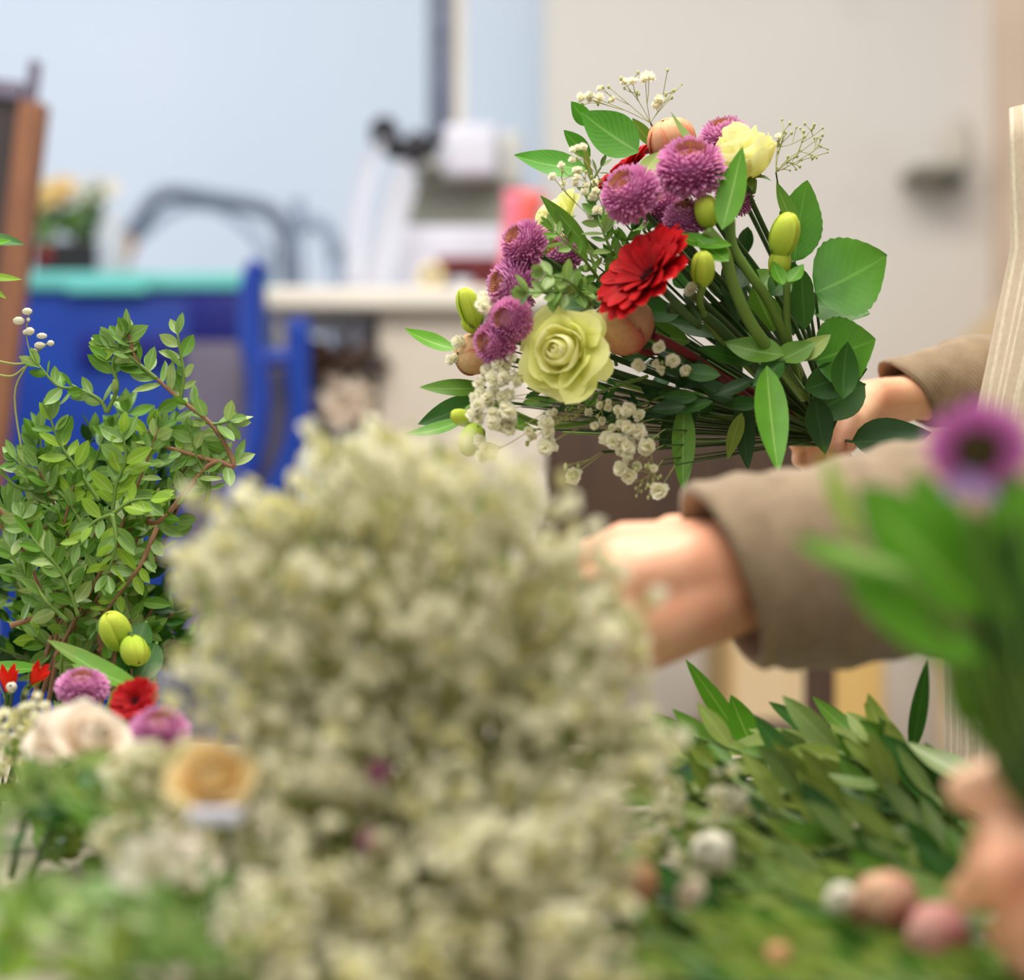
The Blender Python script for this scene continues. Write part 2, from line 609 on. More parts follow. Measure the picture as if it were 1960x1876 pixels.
green('speck', 'fresh green leaf', (84, 154, 38), (74, 146, 34), (140, 190, 90), veins=0.3)
G['stem'] = plant_mat('green stem', (110, 140, 58), (98, 130, 48), None, rough=0.5, trans=0.0)
G['darkstem'] = plant_mat('dark green stem', (60, 88, 36), (52, 78, 30), None, rough=0.5, trans=0.0)
G['redstem'] = plant_mat('dark red stem', (120, 24, 28), (96, 20, 28), None, rough=0.45, trans=0.0)
G['twig'] = plant_mat('brown twig', (168, 124, 92), (140, 100, 70), None, rough=0.7, trans=0.0, var=0.4)
G['gypstem'] = plant_mat('olive fine stem', (164, 166, 92), (152, 156, 80), None, rough=0.6, trans=0.0)
def petal(key, name, base, tip, **kw):
    G[key] = plant_mat(name, base, tip, kw.pop('rib', None), kw.pop('ribw', 0.05), 0.6, kw.pop('trans', 0.3), kw.pop('nscale', 5), kw.pop('var', 0.12), spec=0.12, edge=kw.pop('edge', None))
petal('gyp', 'cream white floret', (244, 240, 208), (250, 247, 226), trans=0.42)
petal('gypcream', 'cream floret', (228, 222, 156), (240, 236, 188), var=0.25, trans=0.42)
petal('gypbud', 'green floret bud', (178, 182, 116), (196, 198, 138), trans=0.1)
petal('rose', 'cream yellow rose petal', (246, 242, 138), (253, 251, 200), trans=0.45, var=0.05)
petal('roseout', 'green tinged rose petal', (230, 236, 116), (247, 247, 170), trans=0.42, var=0.08)
petal('gerbera', 'red gerbera petal', (140, 6, 12), (198, 14, 20), rib=(130, 4, 10), ribw=0.10, trans=0.2, var=0.35)
petal('gercen', 'dark red disc', (110, 8, 14), (150, 16, 22), trans=0.0)
petal('gerdark', 'dark eye', (26, 10, 10), (40, 14, 14), trans=0.0)
petal('mum', 'mauve petal', (186, 84, 150), (238, 168, 208), var=0.15)
petal('mumpale', 'pink mauve petal', (196, 104, 164), (234, 174, 212), var=0.15)
petal('mumcen', 'tan disc petal', (160, 100, 60), (214, 150, 116), var=0.3, trans=0.15)
petal('peach', 'peach petal', (206, 92, 76), (252, 206, 156), var=0.2, edge=(216, 108, 84))
petal('peach2', 'apricot petal', (186, 66, 58), (255, 222, 166), var=0.22, edge=(190, 70, 62))
petal('peachdark', 'wine red petal edge', (150, 30, 36), (186, 64, 62), trans=0.2)
petal('pinkbud', 'salmon pink bud petal', (190, 80, 90), (252, 214, 176), var=0.4, edge=(190, 76, 90))
petal('pinkbud2', 'rose pink bud petal', (190, 66, 100), (248, 200, 182), var=0.4, edge=(186, 60, 96))
petal('bud', 'yellow green bud', (160, 200, 52), (224, 232, 92), trans=0.25, var=0.15)
petal('tulred', 'orange red petal', (206, 60, 28), (226, 30, 24), trans=0.25)
petal('apricot', 'apricot rose petal', (250, 206, 116), (254, 234, 180))
petal('creamrose', 'cream pink rose petal', (244, 222, 198), (252, 242, 226), var=0.08)
petal('whitepetal', 'white petal', (226, 220, 190), (244, 240, 222), var=0.2)
petal('purple', 'magenta petal', (190, 70, 160), (226, 140, 206), var=0.15)
petal('lilac', 'lilac bract', (150, 110, 160), (180, 150, 190))
# ------------------------------------------------------------------ the room
def room():
    mb = MB(); box(mb, (-3.2, 4.4, 0), (0.2, 4.5, 3.0))
    structure(mb.build('wall_back', MT['wall_daylit'], None, False))
    mb = MB(); box(mb, (W(1043, 0, 4.0).x, 4.0, 0), (3.2, 4.5, 3.0))
    structure(mb.build('wall_right', MT['wall_grey'], None, False))
    mb = MB(); box(mb, (-3.2, -0.6, -0.1), (3.2, 4.5, 0))
    structure(mb.build('floor', MT['floor'], None, False))
    mb = MB(); box(mb, (W(1908, 0, 3.96).x, 3.95, 0), (W(1908, 0, 3.96).x + 0.14, 4.0, 3.0), bev=0.004)
    structure(mb.build('trim_1', MT['peach'], None, False))
room()

def pbox(mb, x0, y0, x1, y1, d, depth, mi=0, bev=0.004):
    """a box whose front face spans the photo pixels at distance d"""
    a, b = W(x0, y1, d), W(x1, y0, d)
    box(mb, (a.x, d, a.z), (b.x, d + depth, b.z), mi, bev)

TZ = CAMZ - 0.225          # table top
def work_table():
    t = empty('work_table', (-0.35, 1.2, 0), 'long beige work table covered with loose flowers and foliage', 'table')
    mb = MB(); box(mb, (-1.05, 0.45, TZ - 0.035), (0.29, 2.0, TZ), bev=0.004)
    mb.build('tabletop', MT['table'], t, False)
    for x in (-0.98, 0.22):
        for y in (0.52, 1.93):
            mb = MB(); box(mb, (x - 0.03, y - 0.03, 0), (x + 0.03, y + 0.03, TZ - 0.035), bev=0.003)
            mb.build('leg', MT['steel'], t, False)
work_table()

# ---- background furniture, from the left edge to the right
def framed_board():
    d = 2.7
    a = math.atan2(80, 680)
    top = W(86, 196, d)
    t = empty('framed_board', (top.x - 0.4, d, 0), 'dark board in a brown wooden frame leaning at the left edge', 'board')
    L = top.z / math.cos(a)
    r = M4.Translation(top) @ M4.Rotation(a, 4, 'Y')
    mb = MB(); box(mb, (-0.032, 0, -L), (0, 0.035, 0), bev=0.004, mat=r)
    mb.build('frame_stile', MT['wood'], t, False)
    mb = MB(); box(mb, (-0.032 - 0.62, 0, -L), (-0.62, 0.035, 0.02), bev=0.004, mat=r)
    mb.build('frame_stile', MT['wood'], t, False)
    mb = MB(); box(mb, (-0.62, 0.012, -L * 0.94), (-0.03, 0.022, 0.018), mat=r)
    mb.build('panel', MT['board'], t, False)
    mb = MB(); box(mb, (-0.62, 0.004, 0.0), (-0.03, 0.03, 0.022), bev=0.003, mat=r)
    mb.build('top_rail', MT['greyplast'], t, False)
    mb = MB(); box(mb, (-0.027, 0.006, 0), (-0.014, 0.026, 0.05), bev=0.003, mat=r)
    mb.build('peg', MT['greyplast'], t, False)
framed_board()

def blue_bin():
    d = 3.35
    z1, z0 = W(0, 548, d).z, 0.0
    xl, xr = W(-20, 0, d).x, W(486, 0, d).x
    t = empty('storage_bin', ((xl + xr) / 2, d + 0.2, 0), 'tall blue plastic bin with a teal rim beside the brown framed board', 'bin')
    mb = MB(); box(mb, (xl, d, 0.04), (xr, d + 0.42, z1), bev=0.02)
    mb.build('body', MT['bluebin'], t)
    mb = MB(); box(mb, (xl - 0.012, d - 0.015, z1 - 0.006), (xr + 0.012, d + 0.44, z1 + 0.02), bev=0.006)
    mb.build('rim', MT['teal'], t)
    mb = MB(); pbox(mb, 128, 544, 280, 560, d - 0.022, 0.02)
    mb.build('rim_clip', MT['teal'], t)
    mb = MB(); pbox(mb, 360, 560, 462, 655, d - 0.012, 0.02)
    mb.build('recess_panel', MT['bluedark'], t)
    mb = MB(); pbox(mb, 150, 640, 345, 700, d - 0.012, 0.02)
    mb.build('recess_panel', MT['bluedark'], t)
    for x in (xl + 0.05, xr - 0.05):
        mb = MB(); box(mb, (x - 0.03, d + 0.1, 0), (x + 0.03, d + 0.2, 0.05), bev=0.01)
        mb.build('foot', MT['black'], t)
    # board in front of the bin
    b = empty('grey_board', (W(405, 0, 3.25).x, 3.25, 0), 'mauve grey flat board standing before the blue bin', 'board')
    mb = MB(); pbox(mb, 352, 655, 466, 2000, 3.25, 0.03, bev=0.006)
    z = min(v.z for v in mb.v)
    for v in mb.v:
        if v.z < z + 0.05: v.z -= z
    mb.build('panel', MT['greyplast'], b)
    return t
blue_bin()

def flower_tray():
    d = 3.42
    z = W(0, 548, 3.35).z + 0.02
    c = W(140, 500, d)
    t = empty('flower_tray', (c.x, d + 0.06, z), 'dark tray of small plants with pale yellow blooms on the blue bin', 'potted plants')
    a, b = W(62, 500, d), W(196, 462, d)
    mb = MB(); box(mb, (a.x, d, z), (b.x, d + 0.14, b.z), bev=0.008)
    mb.build('tray', MT['soil'], t)
    mb = MB(); pbox(mb, 74, 474, 96, 502, d - 0.008, 0.01)
    mb.build('tag', MT['red'], t)
    rng = random.Random(5)
    lv, fl = MB(), MB()
    for i in range(170):
        p = W(rng.uniform(64, 205), rng.uniform(372, 470), d + rng.uniform(0.01, 0.13))
        q = p + rand_unit(rng) * rng.uniform(0.02, 0.035)
        leaf(lv, p, q, 0.016, rand_unit(rng), nx=2, ny=3, mi=rng.choice((0, 0, 1, 2)))
    lv.build('foliage', [G['mid'], G['grey'], G['deep']], t)
    for i in range(26):
        p = W(rng.uniform(72, 135), rng.uniform(345, 392), d + rng.uniform(0.02, 0.12))
        for k in range(6):
            a = k * PI / 3
            leaf(fl, p, p + V((math.cos(a), -0.4, math.sin(a))) * 0.012, 0.009, (0, -1, 0.3), nx=2, ny=2)
    fl.build('blooms', G['apricot'], t)
    bl = MB()
    for i in range(20):
        p = W(rng.uniform(130, 215), rng.uniform(350, 380), d + rng.uniform(0.02, 0.12))
        leaf(bl, p, p + rand_unit(rng) * 0.02, 0.016, (0, -1, 0.3), nx=2, ny=2)
    bl.build('blooms', G['creamrose'], t)
flower_tray()

def trolley():
    d = 3.84
    k = 3.84
    t = empty('trolley', (W(420, 0, d).x, d, 0), 'bent grey tube handle of a trolley rising behind the blue bin', 'trolley')
    def leg(x, y):
        q = W(x, y, d); q.z = 0.0
        return q
    mb = MB(); tube(mb, [leg(225, 900), W(226, 560, d), W(232, 505, d), W(252, 452, d), W(282, 402, d), W(308, 376, d), W(345, 372, d), W(420, 384, d), W(490, 396, d), W(525, 412, d), W(546, 455, d), W(550, 520, d), W(552, 640, d), leg(552, 900)], 0.0142, 12)
    mb.build('handle', MT['steel'], t)
    mb = MB(); tube(mb, [W(229, 515, d), W(238, 485, d - .002), W(250, 457, d)], 0.0145, 12)
    mb.build('grip', MT['orange'], t)
    mb = MB(); tube(mb, [W(250, 470, d), W(330, 404, d), W(410, 398, d), W(475, 440, d), (W(512, 500, d)), W(516, 640, d), leg(516, 900)], 0.007, 8)
    mb.build('brace', MT['lightsteel'], t)
    mb = MB(); tube(mb, [leg(572, 900), W(568, 520, d), W(572, 450, d), W(600, 424, d), W(628, 446, d), W(642, 500, d), W(646, 620, d), leg(646, 900)], 0.012, 10)
    mb.build('rear_loop', MT['lightsteel'], t)
    mb = MB(); box(mb, (W(220, 0, d).x, d - 0.05, 0.18), (W(650, 0, d).x, d + 0.3, 0.21), bev=0.006)
    mb.build('deck', MT['steel'], t)
trolley()

def hand_truck():
    d = 3.0
    t = empty('hand_truck', (W(520, 0, d).x, d, 0), 'blue curved tubular hand truck standing before the end of the counter', 'hand truck')
    P = lambda *a: [W(x, y, dd) for x, y, dd in a]
    def foot(x):
        q = W(x, 0, d); q.z = 0.0
        return q
    mb = MB(); tube(mb, P((500, 505, d), (484, 540, d), (478, 640, d), (490, 700, d), (496, 780, d), (480, 880, d), (450, 980, d), (430, 1100, d)) + [foot(424)], 0.0165, 12)
    mb.build('frame_tube', MT['bluetube'], t)
    mb = MB(); tube(mb, P((572, 610, d), (570, 720, d), (574, 790, d), (560, 870, d), (524, 950, d), (480, 1040, d), (450, 1130, d)) + [foot(444)], 0.0165, 12)
    mb.build('frame_tube', MT['bluebin'], t)
    mb = MB(); tube(mb, P((534, 700, d + .05), (536, 780, d + .05), (524, 860, d + .05), (492, 940, d + .05), (456, 1020, d + .05), (440, 1130, d + .05)) + [foot(432) + V((0, .05, 0))], 0.013, 10)
    mb.build('inner_tube', MT['greyplast'], t)
    mb = MB(); tube(mb, P((486, 696, d), (530, 684, d), (572, 690, d)), 0.0125, 10)
    mb.build('cross_bar', MT['bluetube'], t)
hand_truck()

def jug():
    d = 3.44
    z = W(0, 548, 3.35).z + 0.02
    t = empty('plastic_jug', (W(206, 0, d).x, d, z), 'translucent white plastic jug standing behind the orange grip', 'jug')
    mb = MB()
    c = W(212, 500, d)
    h = W(0, 400, d).z - z
    lathe(mb, [(0.0, 0), (0.024, 0), (0.026, 0.01), (0.026, h * 0.5), (0.02, h * 0.75), (0.010, h * 0.88), (0.010, h), (0.0, h)], 20, 0, M4.Translation((c.x, d, z)))
    mb.build('body', MT['film'], t)
jug()

def counter():
    d = 3.1
    top, bot = W(0, 548, d).z, W(0, 592, d).z
    xl, xr = W(508, 0, d).x, W(1075, 0, d).x
    t = empty('counter', ((xl + xr) / 2, d + 0.2, 0), 'cream topped counter with beige side panel behind the bouquet', 'counter')
    mb = MB(); box(mb, (xl, d, bot), (xr, d + 0.5, top), bev=0.008)
    mb.build('worktop', MT['cream'], t)
    mb = MB(); box(mb, (W(722, 0, d).x, d + 0.03, 0), (xr - 0.01, d + 0.48, bot), bev=0.004)
    mb.build('side_panel', MT['beige'], t, False)
    mb = MB(); box(mb, (W(628, 0, d).x, d + 0.3, 0), (W(648, 0, d).x, d + 0.33, bot), bev=0.003)
    mb.build('leg', MT['palewood'], t, False)
    mb = MB(); box(mb, (W(500, 0, d).x, d + 0.2, 0), (W(540, 0, d).x, d + 0.23, bot), bev=0.003)
    mb.build('leg', MT['beige'], t, False)
    mb = MB(); box(mb, (W(594, 0, d).x, d + 0.0, W(0, 842, d).z - 0.02), (W(722, 0, d).x, d + 0.48, W(0, 842, d).z), bev=0.003)
    mb.build('shelf', MT['greyplast'], t, False)
    return d, top
CD, CT = counter()

def counter_things():
    d = CD
    # the machine
    t = empty('upright_machine', (W(880, 0, d + 0.25).x, d + 0.25, CT), 'pale upright machine with black lever on the cream counter', 'machine')
    mb = MB(); pbox(mb, 762, 345, 1002, 440, d + 0.28, 0.12, bev=0.012)
    mb.build('column', MT['greygreen'], t)
    a, b = W(756, 0, d + 0.24), W(1000, 430, d + 0.24)
    mb = MB(); box(mb, (a.x, d + 0.24, CT), (b.x, d + 0.46, b.z), bev=0.014)
    mb.build('base', MT['white'], t)
    mb = MB(); pbox(mb, 846, 236, 952, 336, d + 0.2, 0.2, bev=0.012)
    mb.build('head', MT['white'], t)
    mb = MB(); pbox(mb, 952, 250, 1000, 356, d + 0.26, 0.12, bev=0.012)
    mb.build('head_cover', MT['offwhite'], t)
    mb = MB(); pbox(mb, 800, 332, 955, 352, d + 0.24, 0.14, bev=0.005)
    mb.build('tray', MT['greygreen'], t)
    mb = MB()
    tube(mb, [W(x, y, d + 0.17) for x, y in ((722, 250), (744, 268), (762, 288), (800, 284), (836, 282))], [0.019, 0.018, 0.016, 0.019, 0.014], 12)
    for (x, y, r) in ((735, 250, .022), (796, 264, .012), (832, 266, .014), (790, 300, .014)):
        lathe(mb, [(0.0001, -r), (r * .7, -r * .7), (r, 0), (r * .7, r * .7), (0.0001, r)], 12, 0, M4.Translation(W(x, y, d + 0.168)))
    mb.build('lever', MT['black'], t)
    mb = MB(); pbox(mb, 785, 296, 856, 322, d + 0.22, 0.1, bev=0.006)
    mb.build('lever_mount', MT['offwhite'], t)
    # post above, fixed to the wall
    p = empty('wall_post', (W(848, 0, 3.5).x, 4.35, CAMZ + 0.5), 'grey upright post rising above the pale machine', 'post')
    zt = 2.6
    zb = W(0, 236, d + 0.3).z
    a, b = W(818, 0, d + 0.3), W(868, 0, d + 0.3)
    mb = MB(); box(mb, (a.x, d + 0.3, zb - 0.03), (b.x, d + 0.33, zt), bev=0.003)
    mb.build('upright', MT['steel'], p)
    a, b = W(866, 0, d + 0.31), W(890, 0, d + 0.31)
    mb = MB(); box(mb, (a.x, d + 0.31, zb - 0.03), (b.x, d + 0.335, zt), bev=0.003)
    mb.build('cover_strip', MT['cream'], p)
    mb = MB(); tube(mb, [W(846, 62, d + 0.295), W(846, 62, d + 0.32)], 0.007, 12, sm=0)
    mb.build('knob', MT['steel'], p)
    mb = MB(); box(mb, (a.x - 0.04, d + 0.3, 2.58), (b.x, 4.41, 2.62))
    mb.build('bracket', MT['steel'], p)
    # two clear strips
    labels = ['outer strip of clear film curving down to the cream counter', 'inner strip of clear film hanging beside the pale machine']
    sets = [((733, 262), (698, 300), (676, 370), (668, 450), (664, 546)), ((762, 305), (744, 350), (724, 420), (706, 490), (690, 546))]
    wid = [0.035, 0.048]
    for i in range(2):
        pts = smooth_path([W(x, y, d + 0.12 + 0.02 * i) for x, y in sets[i]], 5)
        mb = MB()
        vs_, fs = [], []
        for k, q in enumerate(pts):
            w = wid[i] * (0.3 + 0.7 * min(1, k / 6))
            for s in range(4):
                u = s / 3
                vs_.append(q + V((w * u * (0.75 if i == 0 else 0.9), 0.02 * math.sin(u * 3.1), 0)))
        for k in range(len(pts) - 1):
            for s in range(3):
                fs.append((k * 4 + s, k * 4 + s + 1, k * 4 + s + 5, k * 4 + s + 4))
        mb.add(vs_, fs)
        o = mb.build('clear_film', MT['film'])
        md = o.modifiers.new('t', 'SOLIDIFY'); md.thickness = 0.0006
        tag(o, labels[i], 'plastic film', 'clear film strips')
    # coral paper rolls
    t = empty('wrapping_paper', (W(990, 0, d + 0.1).x, d + 0.1, CT), 'coral pink rolled wrapping paper standing behind the bouquet', 'paper roll')
    for nm, m, xs, r0, r1 in (('outer_sheet', 'pinkpaper', (978, 990), 0.014, 0.018), ('inner_sheet', 'coral', (1000, 1018), 0.012, 0.022)):
        mb = MB()
        tube(mb, [W(xs[0] - 12, 546, d + 0.06), W(xs[0], 470, d + 0.06), W(xs[1], 366, d + 0.05)], [r0 * .8, r0, r1], 16)
        mb.build(nm, MT[m], t)
    # maroon box
    t = empty('maroon_box', (W(930, 0, d + 0.15).x, d + 0.15, CT), 'maroon card box with a dark lid on the cream counter', 'box')
    mb = MB()
    a, b = W(896, 0, d + 0.1), W(1040, 512, d + 0.1)
    box(mb, (a.x, d + 0.1, CT), (b.x, d + 0.22, b.z), bev=0.004)
    mb.build('body', MT['maroon'], t)
    mb = MB(); pbox(mb, 836, 490, 1044, 514, d + 0.09, 0.14, bev=0.004)
    mb.build('lid', MT['maroon'], t)
    # tape roll
    t = empty('tape_roll', (W(825, 0, d + 0.06).x, d + 0.06, CT), 'pale yellow roll of tape with a grey core on the counter', 'tape roll')
    r = (W(0, 504, d + 0.05).z - CT) / 2
    mb = MB()
    mt = M4.Translation((W(826, 0, d + 0.05).x, d + 0.05, CT + r)) @ M4.Rotation(PI / 2, 4, 'X')
    lathe(mb, [(r * .45, -0.02), (r, -0.02), (r * 1.02, 0), (r, 0.02), (r * .45, 0.02), (r * .45, -0.02)], 28, 0, mt)
    mb.build('tape', MT['yellow'], t)
    mb = MB(); lathe(mb, [(0.0001, -0.021), (r * .45, -0.021), (r * .45, 0.02), (0.0001, 0.02)], 24, 0, mt)
    mb.build('core', MT['steel'], t)
    t = empty('white_cup', (W(880, 0, d + 0.05).x, d + 0.05, CT), 'small white pot beside the pale yellow tape roll', 'pot')
    mb = MB()
    h = W(0, 535, d + 0.05).z - CT
    lathe(mb, [(0.0001, 0), (0.012, 0), (0.016, h), (0.013, h), (0.010, 0.004), (0.0001, 0.004)], 20, 0, M4.Translation((W(885, 0, d + .05).x, d + .05, CT)))
    mb.build('body', MT['white'], t)
    # things under the counter
    sz = W(0, 842, d).z
    t = empty('white_roll', (W(696, 0, d + 0.1).x, d + 0.1, sz), 'white paper roll standing under the cream counter', 'paper roll')
    mb = MB()
    h = W(0, 600, d + 0.1).z - sz
    lathe(mb, [(0.0001, 0), (0.021, 0), (0.021, h), (0.008, h), (0.008, h - 0.02), (0.0001, h - 0.02)], 24, 0, M4.Translation((W(697, 0, d + .1).x, d + .1, sz)))
    mb.build('roll', MT['white'], t)
    t = empty('dried_bunch', (W(640, 0, d + 0.08).x, d + 0.08, sz), 'dark dried bunch with pale pink blooms under the counter', 'dried flowers')
    rng = random.Random(8)
    mb = MB()
    for i in range(200):
        p = W(rng.uniform(596, 712), rng.uniform(672, 770), d + rng.uniform(0.0, 0.1))
        leaf(mb, p, p + rand_unit(rng) * 0.04, 0.018, rand_unit(rng), nx=2, ny=3)
    for i in range(14):
        x = rng.uniform(610, 700)
        tube(mb, [W(x, 760, d + 0.06), V((W(655, 0, d + .06).x, d + 0.06, sz))], 0.002, 5, sm=2)
    mb.build('foliage', MT['darkbrown'], t)
    mb = MB()
    for i in range(110):
        p = W(rng.uniform(632, 712), rng.uniform(735, 815), d + rng.uniform(-0.03, 0.03))
        leaf(mb, p, p + rand_unit(rng) * 0.022, 0.02, rand_unit(rng), nx=2, ny=3)
    mb.build('blooms', G['creamrose'], t)
    t = empty('small_tin', (W(612, 0, d + 0.1).x, d + 0.1, sz), 'dark blue tin under the cream counter', 'tin')
    mb = MB()
    h = W(0, 770, d + .05).z - sz
    lathe(mb, [(0.0001, 0), (0.02, 0), (0.02, h), (0.0001, h)], 20, 0, M4.Translation((W(606, 0, d + .05).x, d + .05, sz)))
    mb.build('body', MT['greyplast'], t)
counter_things()

def right_side():
    # bracket shelf with a pale box on the plaster wall
    d = 3.84
    t = empty('bracket_shelf', (W(1805, 0, d).x, 3.98, W(0, 320, d).z), 'small grey bracket shelf on the stained wall', 'shelf')
    mb = MB(); pbox(mb, 1752, 312, 1852, 330, d, 0.16, bev=0.004)
    mb.build('board', MT['greygreen'], t)
    mb = MB(); pbox(mb, 1830, 330, 1846, 352, d + 0.04, 0.12, bev=0.003)
    mb.build('bracket', MT['steel'], t)
    z = W(0, 312, d).z
    b = empty('soap_dispenser', (W(1830, 0, d + .05).x, d + 0.07, z), 'pale cream dispenser bottle on the grey bracket shelf', 'dispenser')
    mb = MB()
    h = W(0, 205, d).z - z
    lathe(mb, [(0.0001, 0), (0.026, 0), (0.028, 0.01), (0.028, h * .7), (0.016, h * .85), (0.009, h * .9), (0.009, h), (0.0001, h)], 24, 0, M4.Translation((W(1832, 0, d + .06).x, d + .06, z)))
    mb.build('body', MT['beige'], b)
    # dark brown high chair behind the bouquet
    d = 2.45
    t = empty('high_chair', (W(1290, 0, d).x, d + 0.2, 0), 'dark brown wooden high chair standing behind the bouquet', 'chair')
    mb = MB(); pbox(mb, 1022, 738, 1560, 1075, d, 0.03, bev=0.01)
    mb.build('backrest', MT['darkbrown'], t)
    for x in (1046, 1545):
        a, b = W(x, 760, d), W(x + 56, 0, d)
        mb = MB(); box(mb, (a.x, d + 0.004, 0), (b.x, d + 0.034, a.z), bev=0.004)
        mb.build('leg', MT['darkbrown'], t)
    zs = W(0, 1440, d).z
    a, b = W(1046, 0, d), W(1600, 0, d)
    mb = MB(); box(mb, (a.x, d, zs - 0.03), (b.x, d + 0.36, zs), bev=0.008)
    mb.build('seat', MT['darkbrown'], t)
    for x in (1046, 1545):
        a, b = W(x, 0, d), W(x + 56, 0, d)
        mb = MB(); box(mb, (a.x, d + 0.32, 0), (b.x, d + 0.352, zs - 0.03), bev=0.004)
        mb.build('leg', MT['darkbrown'], t)
    # pale padding on the edge of the chair back
    mb = MB(); pbox(mb, 1000, 726, 1046, 1010, d - 0.012, 0.025, bev=0.006)
    mb.build('padding', MT['beige'], t)
    # tan cabinet
    d = 3.3
    t = empty('tan_cabinet', (W(1560, 0, d).x, d + 0.2, 0), 'tan wooden cabinet seen below the near sleeve', 'cabinet')
    z1 = W(0, 1130, d).z
    a, b = W(1395, 0, d), W(1694, 0, d)
    mb = MB(); box(mb, (a.x, d, 0), (b.x, d + 0.45, z1), bev=0.006)
    mb.build('body', MT['tan'], t, False)
    m = W(1570, 0, d).x
    mb = MB(); box(mb, (a.x + 0.006, d - 0.016, 0.08), (m - 0.004, d, z1 - 0.02), bev=0.004)
    mb.build('door', MT['palewood'], t, False)
    mb = MB(); box(mb, (m + 0.004, d - 0.016, 0.08), (b.x - 0.006, d, z1 - 0.02), bev=0.004)
    mb.build('door', MT['tan'], t, False)
    # leaning board by the trim
    d = 3.7
    t = empty('leaning_board', (W(1900, 0, d).x, d, 0), 'pale tan board leaning on the wall beside the florist', 'board')
    p0, p1 = W(1790, 700, d), W(1960, 560, d)
    mb = MB()
    mb.add([V((p0.x, d, p0.z)), V((p1.x + .1, d + .1, p1.z + .1)), V((p1.x + .1, d + .05, 0)), V((p0.x, d - .1, 0)),
            V((p0.x, d + .02, p0.z)), V((p1.x + .1, d + .12, p1.z + .1)), V((p1.x + .1, d + .07, 0)), V((p0.x, d - .08, 0))],
           [(0, 1, 2, 3), (7, 6, 5, 4), (0, 4, 5, 1), (1, 5, 6, 2), (2, 6, 7, 3), (3, 7, 4, 0)])
    mb.build('panel', MT['palewood'], t, False)
right_side()

# ------------------------------------------------------------------ people
def finger(pr, pts, r0, r1):
    n = len(pts) - 1
    for i in range(n):
        a = r0 + (r1 - r0) * i / n
        b = r0 + (r1 - r0) * (i + 1) / n
        pr.append((pts[i], a, pts[i + 1], b))

def hand_prims(wrist, knuckles, fingers, thumb, pr, fr=0.0092, wr=0.025, palm=1.0, dorsum=None):
    """palm from wrist to four knuckles, then five separate fingers"""
    w = V(wrist)
    ks = [V(k) for k in knuckles]
    across = (ks[0] - ks[3]).normalized()
    for i, k in enumerate(ks):
        b = w + across * (0.016 - 0.0105 * i) * palm
        pr.append((b, 0.0175 * palm, k, 0.0122 * palm ** .5))
        if i:
            pr.append((b.lerp(w + across * (0.016 - 0.0105 * (i - 1)) * palm, .5), 0.0178 * palm, k.lerp(ks[i - 1], .5), 0.0118))
    for k, f, s in zip(ks, fingers, (1.0, 1.04, 1.0, 0.86)):
        finger(pr, [k] + [V(x) for x in f], fr * 1.08 * s, fr * 0.78 * s)
    tb = [V(x) for x in thumb]
    pr.append((w + across * 0.012 * palm, 0.017 * palm, tb[0], 0.0145 * palm ** .5))
    for a_, r_, b_, q_ in (dorsum or []):
        pr.append((a_, r_, b_, q_))
    finger(pr, tb, fr * 1.32, fr * 0.95)

def head_prims(c, fwd, pr):
    """skull, jaw, nose, lips, ears; c is the middle of the head, fwd where the face looks"""
    f = V(fwd).normalized()
    s = V((0, 0, 1)).cross(f).normalized()
    u = f.cross(s).normalized()
    P = lambda a, b, d: V(c) + f * a + s * b + u * d
    pr.append((P(-0.02, 0, 0.03), 0.076, P(0.012, 0, 0.032), 0.074))
    pr.append((P(0.03, 0, 0.0), 0.058, P(0.052, 0, -0.075), 0.034))
    for k in (-1, 1):
        pr.append((P(0.0, 0.045 * k, -0.03), 0.026, P(0.05, 0.02 * k, -0.078), 0.022))
        pr.append((P(0.078, 0.034 * k, 0.018), 0.009, P(0.082, 0.012 * k, 0.016), 0.008))
        pr.append((P(0.062, 0.036 * k, -0.018), 0.018, P(0.058, 0.03 * k, -0.03), 0.018))
        pr.append(('e', P(-0.005, 0.077 * k, 0.0), (0.014, 0.008, 0.03)))
    pr.append((P(0.084, 0, 0.012), 0.007, P(0.101, 0, -0.026), 0.010))
    pr.append((P(0.083, -0.018, -0.052), 0.006, P(0.083, 0.018, -0.052), 0.006))
    pr.append((P(0.081, -0.014, -0.061), 0.006, P(0.081, 0.014, -0.061), 0.006))
    return P

